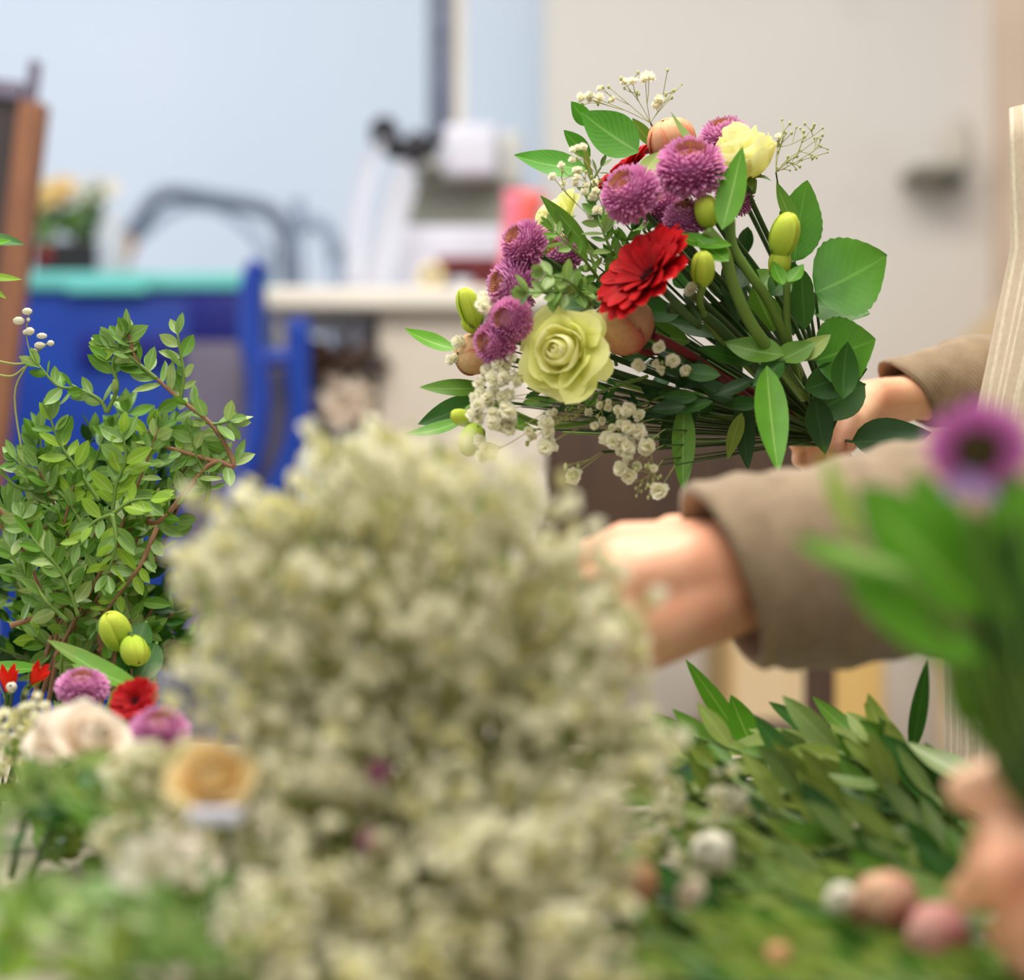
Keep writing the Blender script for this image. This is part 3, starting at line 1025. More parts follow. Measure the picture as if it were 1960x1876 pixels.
def person(name, label, sp):
    pr = []
    P = head_prims(sp['head'], sp['face'], pr)
    pr.append((sp['neck'], 0.054, V(sp['head']) + V((0, 0, -0.05)), 0.05))
    pel, chest, neck = V(sp['pelvis']), V(sp['chest']), V(sp['neck'])
    sl = [V(x) for x in sp['shoulders']]
    el = [V(x) for x in sp['elbows']]
    wr = [V(x) for x in sp['wrists']]
    side = V((0, 1, 0))
    for k in (-1, 1):
        pr.append((pel + side * 0.06 * k, 0.10, chest + side * 0.055 * k, 0.09))
        pr.append((chest + side * 0.04 * k, 0.09, neck, 0.05))
    for s, e, w, h in zip(sl, el, wr, sp['hands']):
        pr.append((chest + (s - chest) * 0.5 + V((0, 0, 0.03)), 0.06, s, 0.05))
        pr.append((s, 0.047, e, 0.036))
        pr.append((e, 0.037, w, h.get('wr', 0.025)))
    for h in sp['hands']:
        hand_prims(pr=pr, **h)
    for k, x in zip((-1, 1), sp['feet']):
        hip = pel + side * 0.085 * k + V((0, 0, -0.04))
        kn = hip.lerp(V(x), 0.5) + V((-0.03, 0, 0.03))
        ank = V(x) + V((0, 0, 0.085))
        pr += [(hip, 0.082, kn, 0.052), (kn, 0.054, ank, 0.036), (ank + V((0.02, 0, -.04)), 0.034, V(x) + V((-0.13, 0.01 * k, 0.03)), 0.026)]
    me = fused(pr, 0.0032, 'person', MT['skin'], 5)
    body = link(name, me)
    tag(body, label, 'person')
    for k in (-1, 1):
        mb = MB()
        lathe(mb, [(0.0001, -.011), (.008, -.008), (.011, 0), (.008, .008), (.0001, .011)], 12, 0, M4.Translation(P(0.076, 0.032 * k, 0.004)))
        mb.build('eye', MT['eye'], body)
    # hair: cap, back and a loose lock
    hp = [(P(-0.03, 0, 0.045), 0.082, P(0.0, 0, 0.052), 0.078), (P(-0.05, 0, 0.03), 0.075, P(-0.06, 0, -0.06), 0.06),
          (P(-0.07, 0, -0.05), 0.04, P(-0.11, 0, -0.02), 0.045)]
    for k in (-1, 1):
        hp.append((P(0.0, 0.07 * k, 0.03), 0.022, P(-0.03, 0.075 * k, -0.05), 0.02))
    for a, b, r in sp.get('locks', []):
        hp.append((V(a), r, V(b), r * 0.7))
    link('hair', fused(hp, 0.005, 'hair', MT['hair'], 3), body)
    # trousers
    tp = []
    for k, x in zip((-1, 1), sp['feet']):
        hip = pel + side * 0.085 * k + V((0, 0, -0.04))
        kn = hip.lerp(V(x), 0.5) + V((-0.03, 0, 0.03))
        ank = V(x) + V((0, 0, 0.1))
        tp += [(hip, 0.098, kn, 0.068), (kn, 0.068, ank, 0.055), (pel + side * 0.07 * k + V((0, 0, .02)), 0.115, hip, 0.105)]
    link('trousers', fused(tp, 0.012, 'trousers', MT['trousers'], 4), body)
    shp = []
    for k, x in zip((-1, 1), sp['feet']):
        shp.append((V(x) + V((0.03, 0, 0.045)), 0.044, V(x) + V((-0.14, 0.01 * k, 0.036)), 0.036))
    link('shoes', fused(shp, 0.008, 'shoes', MT['shoe'], 3), body)
    # sweater torso
    tr = sp.get('girth', 0.118)
    swp = []
    for k in (-1, 1):
        swp.append((pel + side * 0.065 * k + V((0, 0, 0.06)), tr, chest + side * 0.06 * k, tr * 0.93))
        swp.append((chest + side * 0.05 * k, tr * 0.9, neck + V((0, 0, -0.03)) + side * 0.02 * k, 0.062))
    for s, e in zip(sl, el):
        swp.append((chest + (s - chest) * 0.45 + V((0, 0, 0.03)), 0.085, s, 0.072))
        swp.append((s, 0.072, e, 0.066))
    for e, pth, rs in zip(el, sp['sleeves'], sp['sleeve_r']):
        swp.append((e, 0.064, V(pth[0]), rs[0] * 0.98))
    sw = MB()
    m2 = fused(swp, 0.007, 'sweater', MT[sp['knit']], 6)
    sw.add([v.co.copy() for v in m2.vertices], [tuple(p.vertices) for p in m2.polygons])
    bpy.data.meshes.remove(m2)
    so = sw.build('sweater', MT[sp['knit']], body)
    # sleeves with an open, folded cuff
    for pth, rs in zip(sp['sleeves'], sp['sleeve_r']):
        mb = MB()
        path = smooth_path(pth, 8)
        n = len(path)
        cuff = sp.get('cuff', 0.05)
        seg = 40
        rng = random.Random(len(path) + int(rs[0] * 1e4))
        ends = V(sp['cuff_tilt']) if 'cuff_tilt' in sp else V((0, 0, 0))
        rings = []
        for i, p in enumerate(path):
            t = i / (n - 1)
            k = t * (len(rs) - 1); a = min(int(k), len(rs) - 2)
            r = rs[a] + (rs[a + 1] - rs[a]) * (k - a)
            rings.append((p, r))
        pe, re_ = rings[-1]
        dirv = (path[-1] - path[-2]).normalized()
        rings += [(pe + dirv * 0.004, re_ * 0.97), (pe + dirv * 0.004, re_ * 0.90), (pe - dirv * 0.002, re_ * 0.86), (pe - dirv * 0.03, re_ * 0.80), (pe - dirv * 0.05, re_ * 0.62)]
        vs_, fs, uv = [], [], []
        nrm = None
        for i, (p, r) in enumerate(rings):
            j = min(i, n - 1)
            t = (path[min(j + 1, n - 1)] - path[max(j - 1, 0)]).normalized()
            if nrm is None:
                nrm = (V((0, 0, 1)) - t * t.z).normalized()
            else:
                nrm = (nrm - t * nrm.dot(t)).normalized()
            bi = t.cross(nrm)
            fall = min(1.0, i / (n - 1))
            for k in range(seg):
                a = 2 * PI * k / seg
                wr_ = 1 + 0.035 * math.sin(3 * a + i * 0.5) * (1 - 0.5 * fall) + 0.02 * math.sin(i * 1.4 + a) 
                q = p + (nrm * math.cos(a) * sp.get('flat', 1.0) + bi * math.sin(a)) * r * wr_
                # the opening is cut at a slant: lower edge lies further up the arm
                q += t * (-(math.cos(a)) * ends.x * -1 * fall ** 6)
                vs_.append(q); uv.append((k / seg, i / len(rings)))
        for i in range(len(rings) - 1):
            for k in range(seg):
                fs.append((i * seg + k, i * seg + (k + 1) % seg, (i + 1) * seg + (k + 1) % seg, (i + 1) * seg + k))
        mb.add(vs_, fs, uv)
        mb.build('sleeve', MT[sp['knit']], so)
    if 'apron' in sp:
        vs_, fs, uv = [], [], []
        prof = sp['apron']
        na = 30
        cy = pel.y
        rows = []
        for j in range(len(prof) * 4 - 3):
            a = j / 4; k = min(int(a), len(prof) - 2); t = a - k
            rows.append([prof[k][q] + (prof[k + 1][q] - prof[k][q]) * t for q in range(4)])
        for (z, x, ry, half) in rows:
            for i in range(na + 1):
                a = (i / na * 2 - 1) * half
                rip = 0.004 * math.sin(a * 14 + z * 5)
                vs_.append(V((x + ry * (1 - math.cos(a)) - rip, cy + ry * 1.15 * math.sin(a), z)))
                uv.append((i / na, z))
        for j in range(len(rows) - 1):
            for i in range(na):
                b = j * (na + 1) + i
                fs.append((b, b + 1, b + na + 2, b + na + 1))
        mb = MB(); mb.add(vs_, fs, uv)
        ap = mb.build('apron', MT['apron'], body)
        md = ap.modifiers.new('t', 'SOLIDIFY'); md.thickness = 0.003
        mb = MB()
        tube(mb, [V((prof[0][1] + .03, cy - 0.09, prof[0][0] - .02)), V((chest.x - .07, cy - 0.09, chest.z + .13)), V((neck.x + 0.03, cy - 0.07, neck.z - .02))], 0.004, 8)
        tube(mb, [V((prof[0][1] + .03, cy + 0.09, prof[0][0] - .02)), V((chest.x - .07, cy + 0.09, chest.z + .13)), V((neck.x + 0.03, cy + 0.07, neck.z - .02))], 0.004, 8)
        mb.build('strap', MT['apron'], ap)
    return body

BIND = W(1592, 838, 1.645)       # where the far hand closes round the stems

def florist():
    k_near = [W(1192, 1040, 1.268), W(1172, 1110, 1.245), W(1190, 1180, 1.238), W(1232, 1248, 1.245)]
    f_near = [
        [W(1075, 1085, 1.30), W(1030, 1145, 1.335), W(1035, 1190, 1.355)],
        [W(1040, 1150, 1.27), W(1005, 1225, 1.31), W(1020, 1265, 1.335)],
        [W(1070, 1230, 1.255), W(1045, 1300, 1.29), W(1062, 1335, 1.315)],
        [W(1138, 1305, 1.26), W(1112, 1365, 1.285), W(1124, 1390, 1.305)]]
    near = dict(wrist=W(1415, 1100, 1.275), knuckles=k_near, fingers=f_near,
                thumb=[W(1290, 1030, 1.315), W(1190, 1060, 1.345), W(1110, 1125, 1.365)], fr=0.0100,
                dorsum=[(W(1370, 1085, 1.262), 0.024, W(1235, 1110, 1.248), 0.021), (W(1370, 1130, 1.262), 0.024, W(1265, 1190, 1.246), 0.020)])
    k_far = [W(1662, 752, 1.70), W(1652, 772, 1.722), W(1650, 794, 1.742), W(1656, 814, 1.758)]
    f_far = [
        [W(1585, 776, 1.70), W(1545, 792, 1.68), W(1538, 806, 1.658)],
        [W(1580, 806, 1.72), W(1532, 832, 1.70), W(1526, 846, 1.67)],
        [W(1582, 842, 1.735), W(1540, 868, 1.71), W(1532, 880, 1.68)],
        [W(1600, 872, 1.74), W(1560, 900, 1.715), W(1552, 910, 1.69)]]
    far = dict(wrist=W(1752, 758, 1.70), knuckles=k_far, fingers=f_far,
               thumb=[W(1672, 758, 1.665), W(1632, 806, 1.622), W(1602, 868, 1.605)], fr=0.0094, wr=0.018, palm=0.74)
    sp = dict(
        head=(0.44, 1.62, 1.615), face=(-0.86, 0.05, -0.42), neck=(0.485, 1.63, 1.465),
        pelvis=(0.455, 1.63, 0.98), chest=(0.49, 1.63, 1.27),
        shoulders=[(0.51, 1.455, 1.375), (0.52, 1.80, 1.375)],
        elbows=[(0.43, 1.345, 1.075), (0.55, 1.83, 1.155)],
        wrists=[W(1415, 1100, 1.275), W(1752, 758, 1.70)],
        hands=[near, far], feet=[(0.47, 1.53, 0), (0.47, 1.73, 0)],
        sleeves=[[V((0.405, 1.34, 1.075)), W(1900, 1035, 1.31), W(1700, 1062, 1.295), W(1520, 1090, 1.28), W(1392, 1100, 1.272)],
                 [V((0.50, 1.80, 1.155)), W(1900, 735, 1.735), W(1820, 740, 1.715), W(1742, 750, 1.70)]],
        sleeve_r=[[0.066, 0.066, 0.059, 0.056, 0.052], [0.050, 0.038, 0.032, 0.0262]],
        knit='sweater', cuff_tilt=(0.016, 0, 0), flat=1.02,
        locks=[((0.455, 1.545, 1.63), (0.41, 1.545, 1.53), 0.010), ((0.41, 1.545, 1.53), (0.369, 1.56, 1.415), 0.007)],
        apron=[(1.365, 0.362, 0.10, 0.9), (1.265, 0.364, 0.115, 1.1), (1.153, 0.341, 0.13, 1.4), (1.0, 0.318, 0.15, 1.5), (0.62, 0.312, 0.16, 1.45)])
    person('person', 'person in a taupe sweater and striped apron holding the big bouquet', sp)

def helper_person():
    d = 0.99
    wrist = W(2190, 1650, d)
    k = [W(2010, 1570, d + .01), W(1990, 1640, d - .01), W(1996, 1710, d - .012), W(2020, 1775, d - .005)]
    f = [[W(1910, 1600, d - .01), W(1886, 1640, d + .012), W(1915, 1668, d + .03)],
         [W(1915, 1662, d - .022), W(1880, 1690, d), W(1846, 1716, d + .012)],
         [W(1960, 1760, d - .01), W(1925, 1790, d + .02), W(1950, 1800, d + .04)],
         [W(1985, 1835, d + .0), W(1955, 1860, d + .03), W(1975, 1870, d + .045)]]
    hand = dict(wrist=wrist, knuckles=k, fingers=f,
                thumb=[W(2040, 1510, d + .01), W(1930, 1492, d), W(1850, 1512, d - .004)], fr=0.0105)
    sp = dict(
        head=(0.68, 0.82, 1.62), face=(-0.86, 0.15, -0.42), neck=(0.715, 0.82, 1.47),
        pelvis=(0.70, 0.82, 0.98), chest=(0.715, 0.82, 1.27),
        shoulders=[(0.725, 0.645, 1.375), (0.725, 0.99, 1.375)],
        elbows=[(0.74, 0.60, 1.09), (0.53, 1.02, 1.02)],
        wrists=[V((0.66, 0.58, 0.86)), wrist],
        hands=[hand,
               dict(wrist=V((0.66, 0.58, 0.86)), knuckles=[V((0.595, 0.60, 0.80)), V((0.592, 0.578, 0.795)), V((0.597, 0.557, 0.795)), V((0.605, 0.538, 0.80))],
                    fingers=[[V((0.575, 0.602, 0.76)), V((0.582, 0.602, 0.735)), V((0.597, 0.60, 0.72))], [V((0.570, 0.578, 0.752)), V((0.578, 0.578, 0.725)), V((0.594, 0.578, 0.71))],
                             [V((0.576, 0.555, 0.755)), V((0.584, 0.555, 0.73)), V((0.6, 0.556, 0.716))], [V((0.587, 0.535, 0.766)), V((0.594, 0.535, 0.745)), V((0.607, 0.536, 0.735))]],
                    thumb=[V((0.62, 0.625, 0.825)), V((0.598, 0.635, 0.79)), V((0.59, 0.63, 0.765))])],
        feet=[(0.70, 0.72, 0), (0.70, 0.92, 0)],
        sleeves=[[V((0.735, 0.60, 1.06)), V((0.71, 0.592, 0.98)), V((0.672, 0.582, 0.885))],
                 [V((0.50, 1.015, 1.01)), V((0.42, 1.01, 0.975)), W(2300, 1640, d + .01)]],
        sleeve_r=[[0.058, 0.052, 0.04], [0.056, 0.05, 0.04]], knit='sweater2')
    person('person', 'second person in blue grey knitwear whose fingers reach in at the right edge', sp)
florist()
helper_person()
# ------------------------------------------------------------------ flower heads (axis +Z, radius 1)
PROTO = {}
def proto_rose(key, mats, seed, open_=1.0):
    rng = random.Random(seed)
    inner, outer = MB(), MB()
    #        n  R    H    z0    close flare
    spec = [(3, .24, 1.02, -.10, .80, 0), (3, .36, 1.04, -.14, .55, 0), (3, .48, 1.0, -.18, .28, .02), (4, .62, .94, -.22, .06, .10),
            (4, .76, .84, -.25, 0, .30), (5, .90, .70, -.28, 0, .55)]
    for L, (n, R, H, z0, cl, fl) in enumerate(spec):
        for k in range(n):
            th = k * 2 * PI / n + L * 1.1 + rng.uniform(-.25, .25)
            r_ = R * rng.uniform(.94, 1.06); h_ = H * rng.uniform(.93, 1.08); f_ = fl * open_ * rng.uniform(.6, 1.35)
            tilt = rng.uniform(-.06, .06)
            def prof(t, R=r_, H=h_, cl=cl, f=f_, z0=z0):
                r = R * math.sin(PI / 2 * min(1, t * 1.25) ** 0.6) * (1 - cl * t ** 3) + f * R * max(0, t - 0.45) ** 1.4 * 1.9
                z = z0 + H * t - f * H * max(0, t - 0.62) ** 1.5 * 2.0
                return max(0.01, r), z
            revpetal(outer if L >= 4 else inner, prof, th, (PI / n) * (1.55 if L < 4 else 1.3), 0.14, 9, 10, 0, None, 0.085, rng)
    calyx = MB()
    for k in range(5):
        a = k * 2 * PI / 5
        leaf(calyx, (0.08 * math.cos(a), 0.08 * math.sin(a), -0.3), (0.62 * math.cos(a), 0.62 * math.sin(a), -0.42), 0.26, (0, 0, 1), bend=-0.8, nx=2, ny=5)
    lathe(calyx, [(0.06, -0.6), (0.13, -0.5), (0.2, -0.36), (0.12, -0.2), (0.01, -0.18)], 12)
    PROTO[key] = [('inner', inner.mesh('rose', mats[0])), ('outer_petals', outer.mesh('outer_petals', mats[1])), ('calyx', calyx.mesh('calyx', G['stem']))]

def proto_bud(key, m_in, m_out, m_cal, seed, n=3, layers=3, tall=1.1, close=0.75):
    """closed ball or egg of overlapping petals"""
    rng = random.Random(seed)
    a, b = MB(), MB()
    for L in range(layers):
        q = (L + 1) / layers
        for k in range(n):
            th = k * 2 * PI / n + L * 1.0 + rng.uniform(-.15, .15)
            R = (0.8 + 0.2 * q) * rng.uniform(0.93, 1.07)
            c = close + 0.12 * (1 - q) - 0.06 * rng.random()
            def prof(t, R=R, c=c, q=q):
                ang = t * PI * min(0.988, 0.66 + 0.40 * c)
                return max(0.015, R * math.sin(ang) ** 0.85 if math.sin(ang) > 0 else 0.015), -tall * math.cos(ang) * (0.95 + 0.05 * q)
            revpetal(b if L == layers - 1 else a, prof, th, PI / n * 1.3, 0.22, 8, 10, 0, None, 0.03, rng, None, 0.09)
    cal = MB()
    lathe(cal, [(0.1, -tall * 1.3), (0.16, -tall * 1.12), (0.3, -tall * 0.98), (0.2, -tall * 0.9)], 12)
    for k in range(4):
        an = k * PI / 2
        leaf(cal, (0.12 * math.cos(an), 0.12 * math.sin(an), -tall), (0.95 * math.cos(an), 0.95 * math.sin(an), -tall * 0.55), 0.4, (-math.cos(an), -math.sin(an), 1), bend=0.9, nx=2, ny=5)
    PROTO[key] = [('inner', a.mesh('bud', m_in)), ('outer_petals', b.mesh('outer_petals', m_out)), ('calyx', cal.mesh('calyx', m_cal))]

def proto_gerbera(key, mats, seed):
    rng = random.Random(seed)
    p, c, e = MB(), MB(), MB()
    for layer, (n, L, el, wd, z) in enumerate(((19, 1.0, 0.34, 0.38, 0.0), (17, 0.9, 0.50, 0.36, 0.03), (17, 0.58, 0.75, 0.2, 0.05))):
        for k in range(n):
            a = k * 2 * PI / n + layer * 0.13 + rng.uniform(-.05, .05)
            vs_, fs, uv, _ = sheet(L * rng.uniform(.93, 1.05) - 0.12, wd, shp_petal, el + rng.uniform(-.08, .08), -0.32 + rng.uniform(-.15, .15), 0.18, 4, 7)
            p.add(vs_, fs, uv, 0, M4.Rotation(a, 4, 'Z') @ M4.Translation((0, 0.12, z)) @ M4.Rotation(rng.uniform(-.2, .2), 4, 'Y'))
    for i, d in enumerate(fib_dirs(110, 1.35)):
        b = V((d.x * 0.3, d.y * 0.3, 0.03 + d.z * 0.06))
        t = b + V((d.x * 0.14, d.y * 0.14, 0.16 * (1.1 - d.z) + 0.03))
        leaf(c, b, t, 0.04, (-d.x, -d.y, 0.4), nx=2, ny=2)
    for i, d in enumerate(fib_dirs(40, 1.2)):
        b = V((d.x * 0.12, d.y * 0.12, 0.07))
        leaf(e, b, b + V((d.x * 0.03, d.y * 0.03, 0.06)), 0.03, (1, 0, 0), nx=2, ny=2)
    lathe(e, [(0.15, 0.03), (0.13, 0.09), (0.06, 0.1), (0.001, 0.085)], 16)
    cal = MB()
    lathe(cal, [(0.05, -0.34), (0.09, -0.3), (0.2, -0.12), (0.24, 0.0), (0.1, 0.02)], 14)
    PROTO[key] = [('gerbera', p.mesh('gerbera', mats[0])), ('disc', c.mesh('disc', mats[1])), ('eye', e.mesh('eye', mats[2])), ('calyx', cal.mesh('calyx', G['stem']))]

def proto_mum(key, m_p, m_c, seed, n=420, squash=0.9):
    """pompon: a ball of short spoon petals with a tan cap"""
    rng = random.Random(seed)
    p, c = MB(), MB()
    for d in fib_dirs(n, 2.25):
        pol = math.acos(max(-1, min(1, d.z)))
        if pol < 0.50:
            continue
        dd = (V((d.x, d.y, d.z * squash)) + V((0, 0, -0.35 + 0.15 * d.z)) * (0.6 if pol > 0.9 else 0.0) + rand_unit(rng) * 0.12)
        L = 0.36 * rng.uniform(0.8, 1.2)
        base = V((d.x * 0.66, d.y * 0.66, d.z * 0.62 * squash))
        vs_, fs, uv, _ = sheet(L, 0.15, shp_petal, 0.15, 0.5 * rng.uniform(.3, 1.4), 0.6, 2, 4)
        y = dd.normalized()
        up = V((-d.x * 0.6, -d.y * 0.6, 1.0))
        z = (up - y * up.dot(y)).normalized()
        x = y.cross(z)
        p.add(vs_, fs, uv, 0, M4.Translation(base) @ M4((x, y, z)).transposed().to_4x4())
    for d in fib_dirs(110, 0.66):
        b = V((d.x * 0.66, d.y * 0.66, 0.34 + d.z * 0.30))
        leaf(c, b, b + V((d.x * 0.1, d.y * 0.1, 0.12 + 0.3 * (1 - d.z))), 0.075, (-d.x - .01, -d.y, 0.5), bend=0.5, nx=2, ny=3)
    prof = []
    for k in range(9):
        a = 2.2 - 2.19 * k / 8
        prof.append((max(0.001, 0.68 * math.sin(a)), 0.62 * squash * math.cos(a)))
    lathe(p, prof, 18)
    cal = MB()
    lathe(cal, [(0.05, -0.6), (0.1, -0.54), (0.36, -0.42), (0.5, -0.3)], 14)
    PROTO[key] = [('mum', p.mesh('chrysanthemum', m_p)), ('flower_center', c.mesh('flower_center', m_c)), ('calyx', cal.mesh('calyx', G['stem']))]

proto_rose('rose', (G['rose'], G['roseout']), 3)
proto_rose('rosebud', (G['rose'], G['rose']), 4, 0.25)
proto_rose('creamrose', (G['creamrose'], G['creamrose']), 5, 0.9)
proto_rose('apricot', (G['apricot'], G['apricot']), 6, 0.9)
proto_bud('peach', G['peach'], G['peach'], G['stem'], 7, 3, 3, 0.95, 0.88)
proto_bud('peach2', G['peach2'], G['peach2'], G['redstem'], 8, 3, 3, 0.95, 0.9)
proto_bud('pinkbud', G['pinkbud'], G['pinkbud'], G['redstem'], 9, 4, 3, 1.05, 0.82)
proto_bud('pinkbud2', G['pinkbud2'], G['pinkbud2'], G['redstem'], 10, 3, 3, 1.0, 0.82)
proto_bud('greenbud', G['bud'], G['bud'], G['stem'], 11, 3, 2, 1.75, 0.85)
proto_bud('tulip', G['tulred'], G['tulred'], G['stem'], 12, 3, 2, 1.6, 0.55)
proto_bud('whitebud', G['whitepetal'], G['whitepetal'], G['stem'], 13, 3, 2, 1.1, 0.7)
proto_gerbera('gerbera', (G['gerbera'], G['gercen'], G['gerdark']), 14)
proto_mum('mum', G['mum'], G['mumcen'], 15)
proto_mum('mumpale', G['mumpale'], G['mumcen'], 16)
def proto_star(key, m, seed):
    rng = random.Random(seed)
    a = MB()
    for k in range(6):
        an = k * PI / 3 + rng.uniform(-.15, .15)
        s = rng.uniform(.85, 1.15)
        leaf(a, (0.06 * math.cos(an), 0.06 * math.sin(an), -0.5), (0.62 * s * math.cos(an), 0.62 * s * math.sin(an), 0.95 * s), 0.5, (-math.cos(an), -math.sin(an), 0.7), bend=rng.uniform(-.2, .5), cup=0.3, peak=0.55)
    cal = MB()
    lathe(cal, [(0.05, -0.9), (0.14, -0.75), (0.18, -0.55), (0.1, -0.4)], 10)
    for k in range(3):
        an = k * 2.1
        leaf(cal, (0.1 * math.cos(an), 0.1 * math.sin(an), -0.6), (0.5 * math.cos(an), 0.5 * math.sin(an), 0.35), 0.34, (-math.cos(an), -math.sin(an), 0.6), nx=2, ny=5)
    PROTO[key] = [('petals', a.mesh('petals', m)), ('calyx', cal.mesh('calyx', G['boxyellow']))]
def proto_aster():
    rng = random.Random(23)
    p, c = MB(), MB()
    for L, n, el in ((1.0, 26, 0.15), (0.9, 24, 0.3), (0.75, 20, 0.5)):
        for k in range(n):
            vs_, fs, uv, _ = sheet(L - 0.25, 0.22, shp_petal, el + rng.uniform(-.1, .1), -0.5, 0.2, 2, 6)
            p.add(vs_, fs, uv, 0, M4.Rotation(k * 2 * PI / n + rng.uniform(-.1, .1), 4, 'Z') @ M4.Translation((0, 0.25, 0)))
    for d in fib_dirs(120, 1.4):
        b = V((d.x * 0.36, d.y * 0.36, d.z * 0.2))
        leaf(c, b, b + d * 0.12, 0.07, (-d.x - .01, -d.y, 0.5), nx=2, ny=2)
    lathe(c, [(0.38, 0.0), (0.36, 0.08), (0.2, 0.19), (0.001, 0.21)], 18)
    PROTO['aster'] = [('petals', p.mesh('magenta_bloom', G['purple'])), ('flower_center', c.mesh('flower_center', MT['olivecentre']))]
proto_aster()
proto_star('star', G['tulred'], 18)

LABELKIND = {}
def flower(kind, name, parent, loc, face, size_px, roll=0.0, stem_to=None, stem_r=0.002, stem_mat='darkstem', label=None, cat='flower', group=None, squash=1.0):
    """place a head: as a part of a bunch (children become sub-parts) or as a thing of its own"""
    R = size_px * loc.y / F
    mt = frame(loc, face, roll, R) @ M4.Diagonal((1, 1, squash, 1))
    prs = PROTO[kind]
    if parent is None:
        root = empty(name, loc, label, cat, group)
        par = root
    else:
        root = None; par = parent
    first = link(name if root is None else 'petals', prs[0][1], par, mt)
    sub = first if root is None else root
    for nm, me in prs[1:]:
        link(nm, me, sub, mt)
    if stem_to is not None:
        f = V(face).normalized()
        p0 = V(loc) - f * R * 0.35 * squash
        pts = [p0, p0 - f * R * 0.9] + [V(x) for x in (stem_to if isinstance(stem_to, list) else [stem_to])]
        mb = MB(); tube(mb, pts, stem_r, 8)
        mb.build('stem', G[stem_mat], sub)
    return root or first

# ------------------------------------------------------------------ gypsophila
def floret(mb, c, r, up, rng, mi=0, n=12):
    u = V(up).normalized()
    h = V((1, 0, 0)) if abs(u.x) < 0.9 else V((0, 1, 0))
    x = u.cross(h).normalized(); y = u.cross(x)
    a0 = rng.random() * 6.28
    for i in range(n):
        z = 1 - 1.25 * (i + 0.5) / n
        s = math.sqrt(1 - z * z)
        a = a0 + i * 2.4
        d = x * (s * math.cos(a)) + y * (s * math.sin(a)) + u * z
        t = x * -math.sin(a) + y * math.cos(a)
        w = r * 0.5
        q0 = c + d * r * 0.1
        e1 = c + d * r * 0.72
        e2 = c + d * r + u * r * 0.12
        o = len(mb.v)
        k = rng.uniform(-.3, .3) * r
        e2 = e2 + d * r * rng.uniform(-.25, .2)
        mb.v += [q0, e1 - t * w, e1 + t * w + u * k, e2 - t * w * 0.7 + u * k, e2 + t * w * 0.7]
        mb.uv += [(0.5, 0), (0, .6), (1, .6), (0.2, 1), (0.8, 1)]
        mb.f += [(o, o + 1, o + 2), (o + 1, o + 3, o + 4, o + 2)]
        mb.mi += [mi, mi]

def ball(mb, c, r, mi=0, sc=(1, 1, 1)):
    vs_ = []
    for j in range(4):
        a = -PI / 2 + PI * (j + 0.5) / 4
        for k in range(6):
            b = 2 * PI * k / 6
            vs_.append(V(c) + V((r * math.cos(a) * math.cos(b) * sc[0], r * math.cos(a) * math.sin(b) * sc[1], r * math.sin(a) * sc[2])))
    fs = [(j * 6 + k, j * 6 + (k + 1) % 6, (j + 1) * 6 + (k + 1) % 6, (j + 1) * 6 + k) for j in range(3) for k in range(6)]
    fs += [tuple(range(6))[::-1], tuple(18 + k for k in range(6))]
    mb.add(vs_, fs, None, mi)

def spray_mesh(seed, n, R, fr):
    """one branching spray, base at the origin growing along +Z, florets around (0,0,R)"""
    rng = random.Random(seed)
    fl, st = MB(), MB()
    nodes = [V((rng.uniform(-.12, .12) * R, rng.uniform(-.12, .12) * R, R * z)) for z in (0.15, 0.5, 0.8)]
    tube(st, [V((0, 0, -R * 1.6)), V((0.05 * R, 0, -R * 0.5))] + nodes, 0.0007, 4, sm=2)
    for i in range(n):
        d = rand_unit(rng)
        p = V((d.x * R, d.y * R, R * 0.95 + d.z * R * 0.75)) * rng.uniform(0.55, 1.05)
        nd_ = rng.choice(nodes)
        mid = nd_.lerp(p, 0.55) + rand_unit(rng) * R * 0.08
        tube(st, [nd_, mid, p], 0.00035, 3, sm=2, caps=False)
        up = (p - nd_).normalized()
        if rng.random() < 0.82:
            floret(fl, p, fr * rng.uniform(0.7, 1.15), up, rng, 0 if rng.random() < 0.75 else 1, 13)
        else:
            ball(fl, p, fr * rng.uniform(0.3, 0.5), 2, (0.8, 0.8, 1.2))
    return fl.mesh('gypsophila_florets', [G['gyp'], G['gypcream'], G['gypbud']]), st.mesh('stems', G['gypstem'])

SPRAYS = [spray_mesh(100 + i, 22, 0.020, 0.0050) for i in range(6)]

MASS = [(655, 880), (710, 860), (780, 890), (850, 880), (905, 915), (950, 950), (955, 1010), (950, 1075), (1010, 1100), (1080, 1100), (1125, 1140),
        (1150, 1200), (1170, 1260), (1180, 1320), (1200, 1370), (1225, 1430), (1225, 1500), (1195, 1560), (1180, 1640), (1145, 1720), (1130, 1876),
        (545, 1876), (520, 1760), (535, 1660), (515, 1600), (545, 1530), (520, 1450), (440, 1400), (390, 1340), (385, 1270), (395, 1190), (400, 1130),
        (335, 1120), (330, 1090), (385, 1050), (420, 985), (450, 975), (490, 1010), (545, 1000), (610, 960), (640, 910)]
def mass_depth(px, py, rng=None):
    d = 1.08 - 0.10 * max(0, py - 1350) / 526.0
    return d

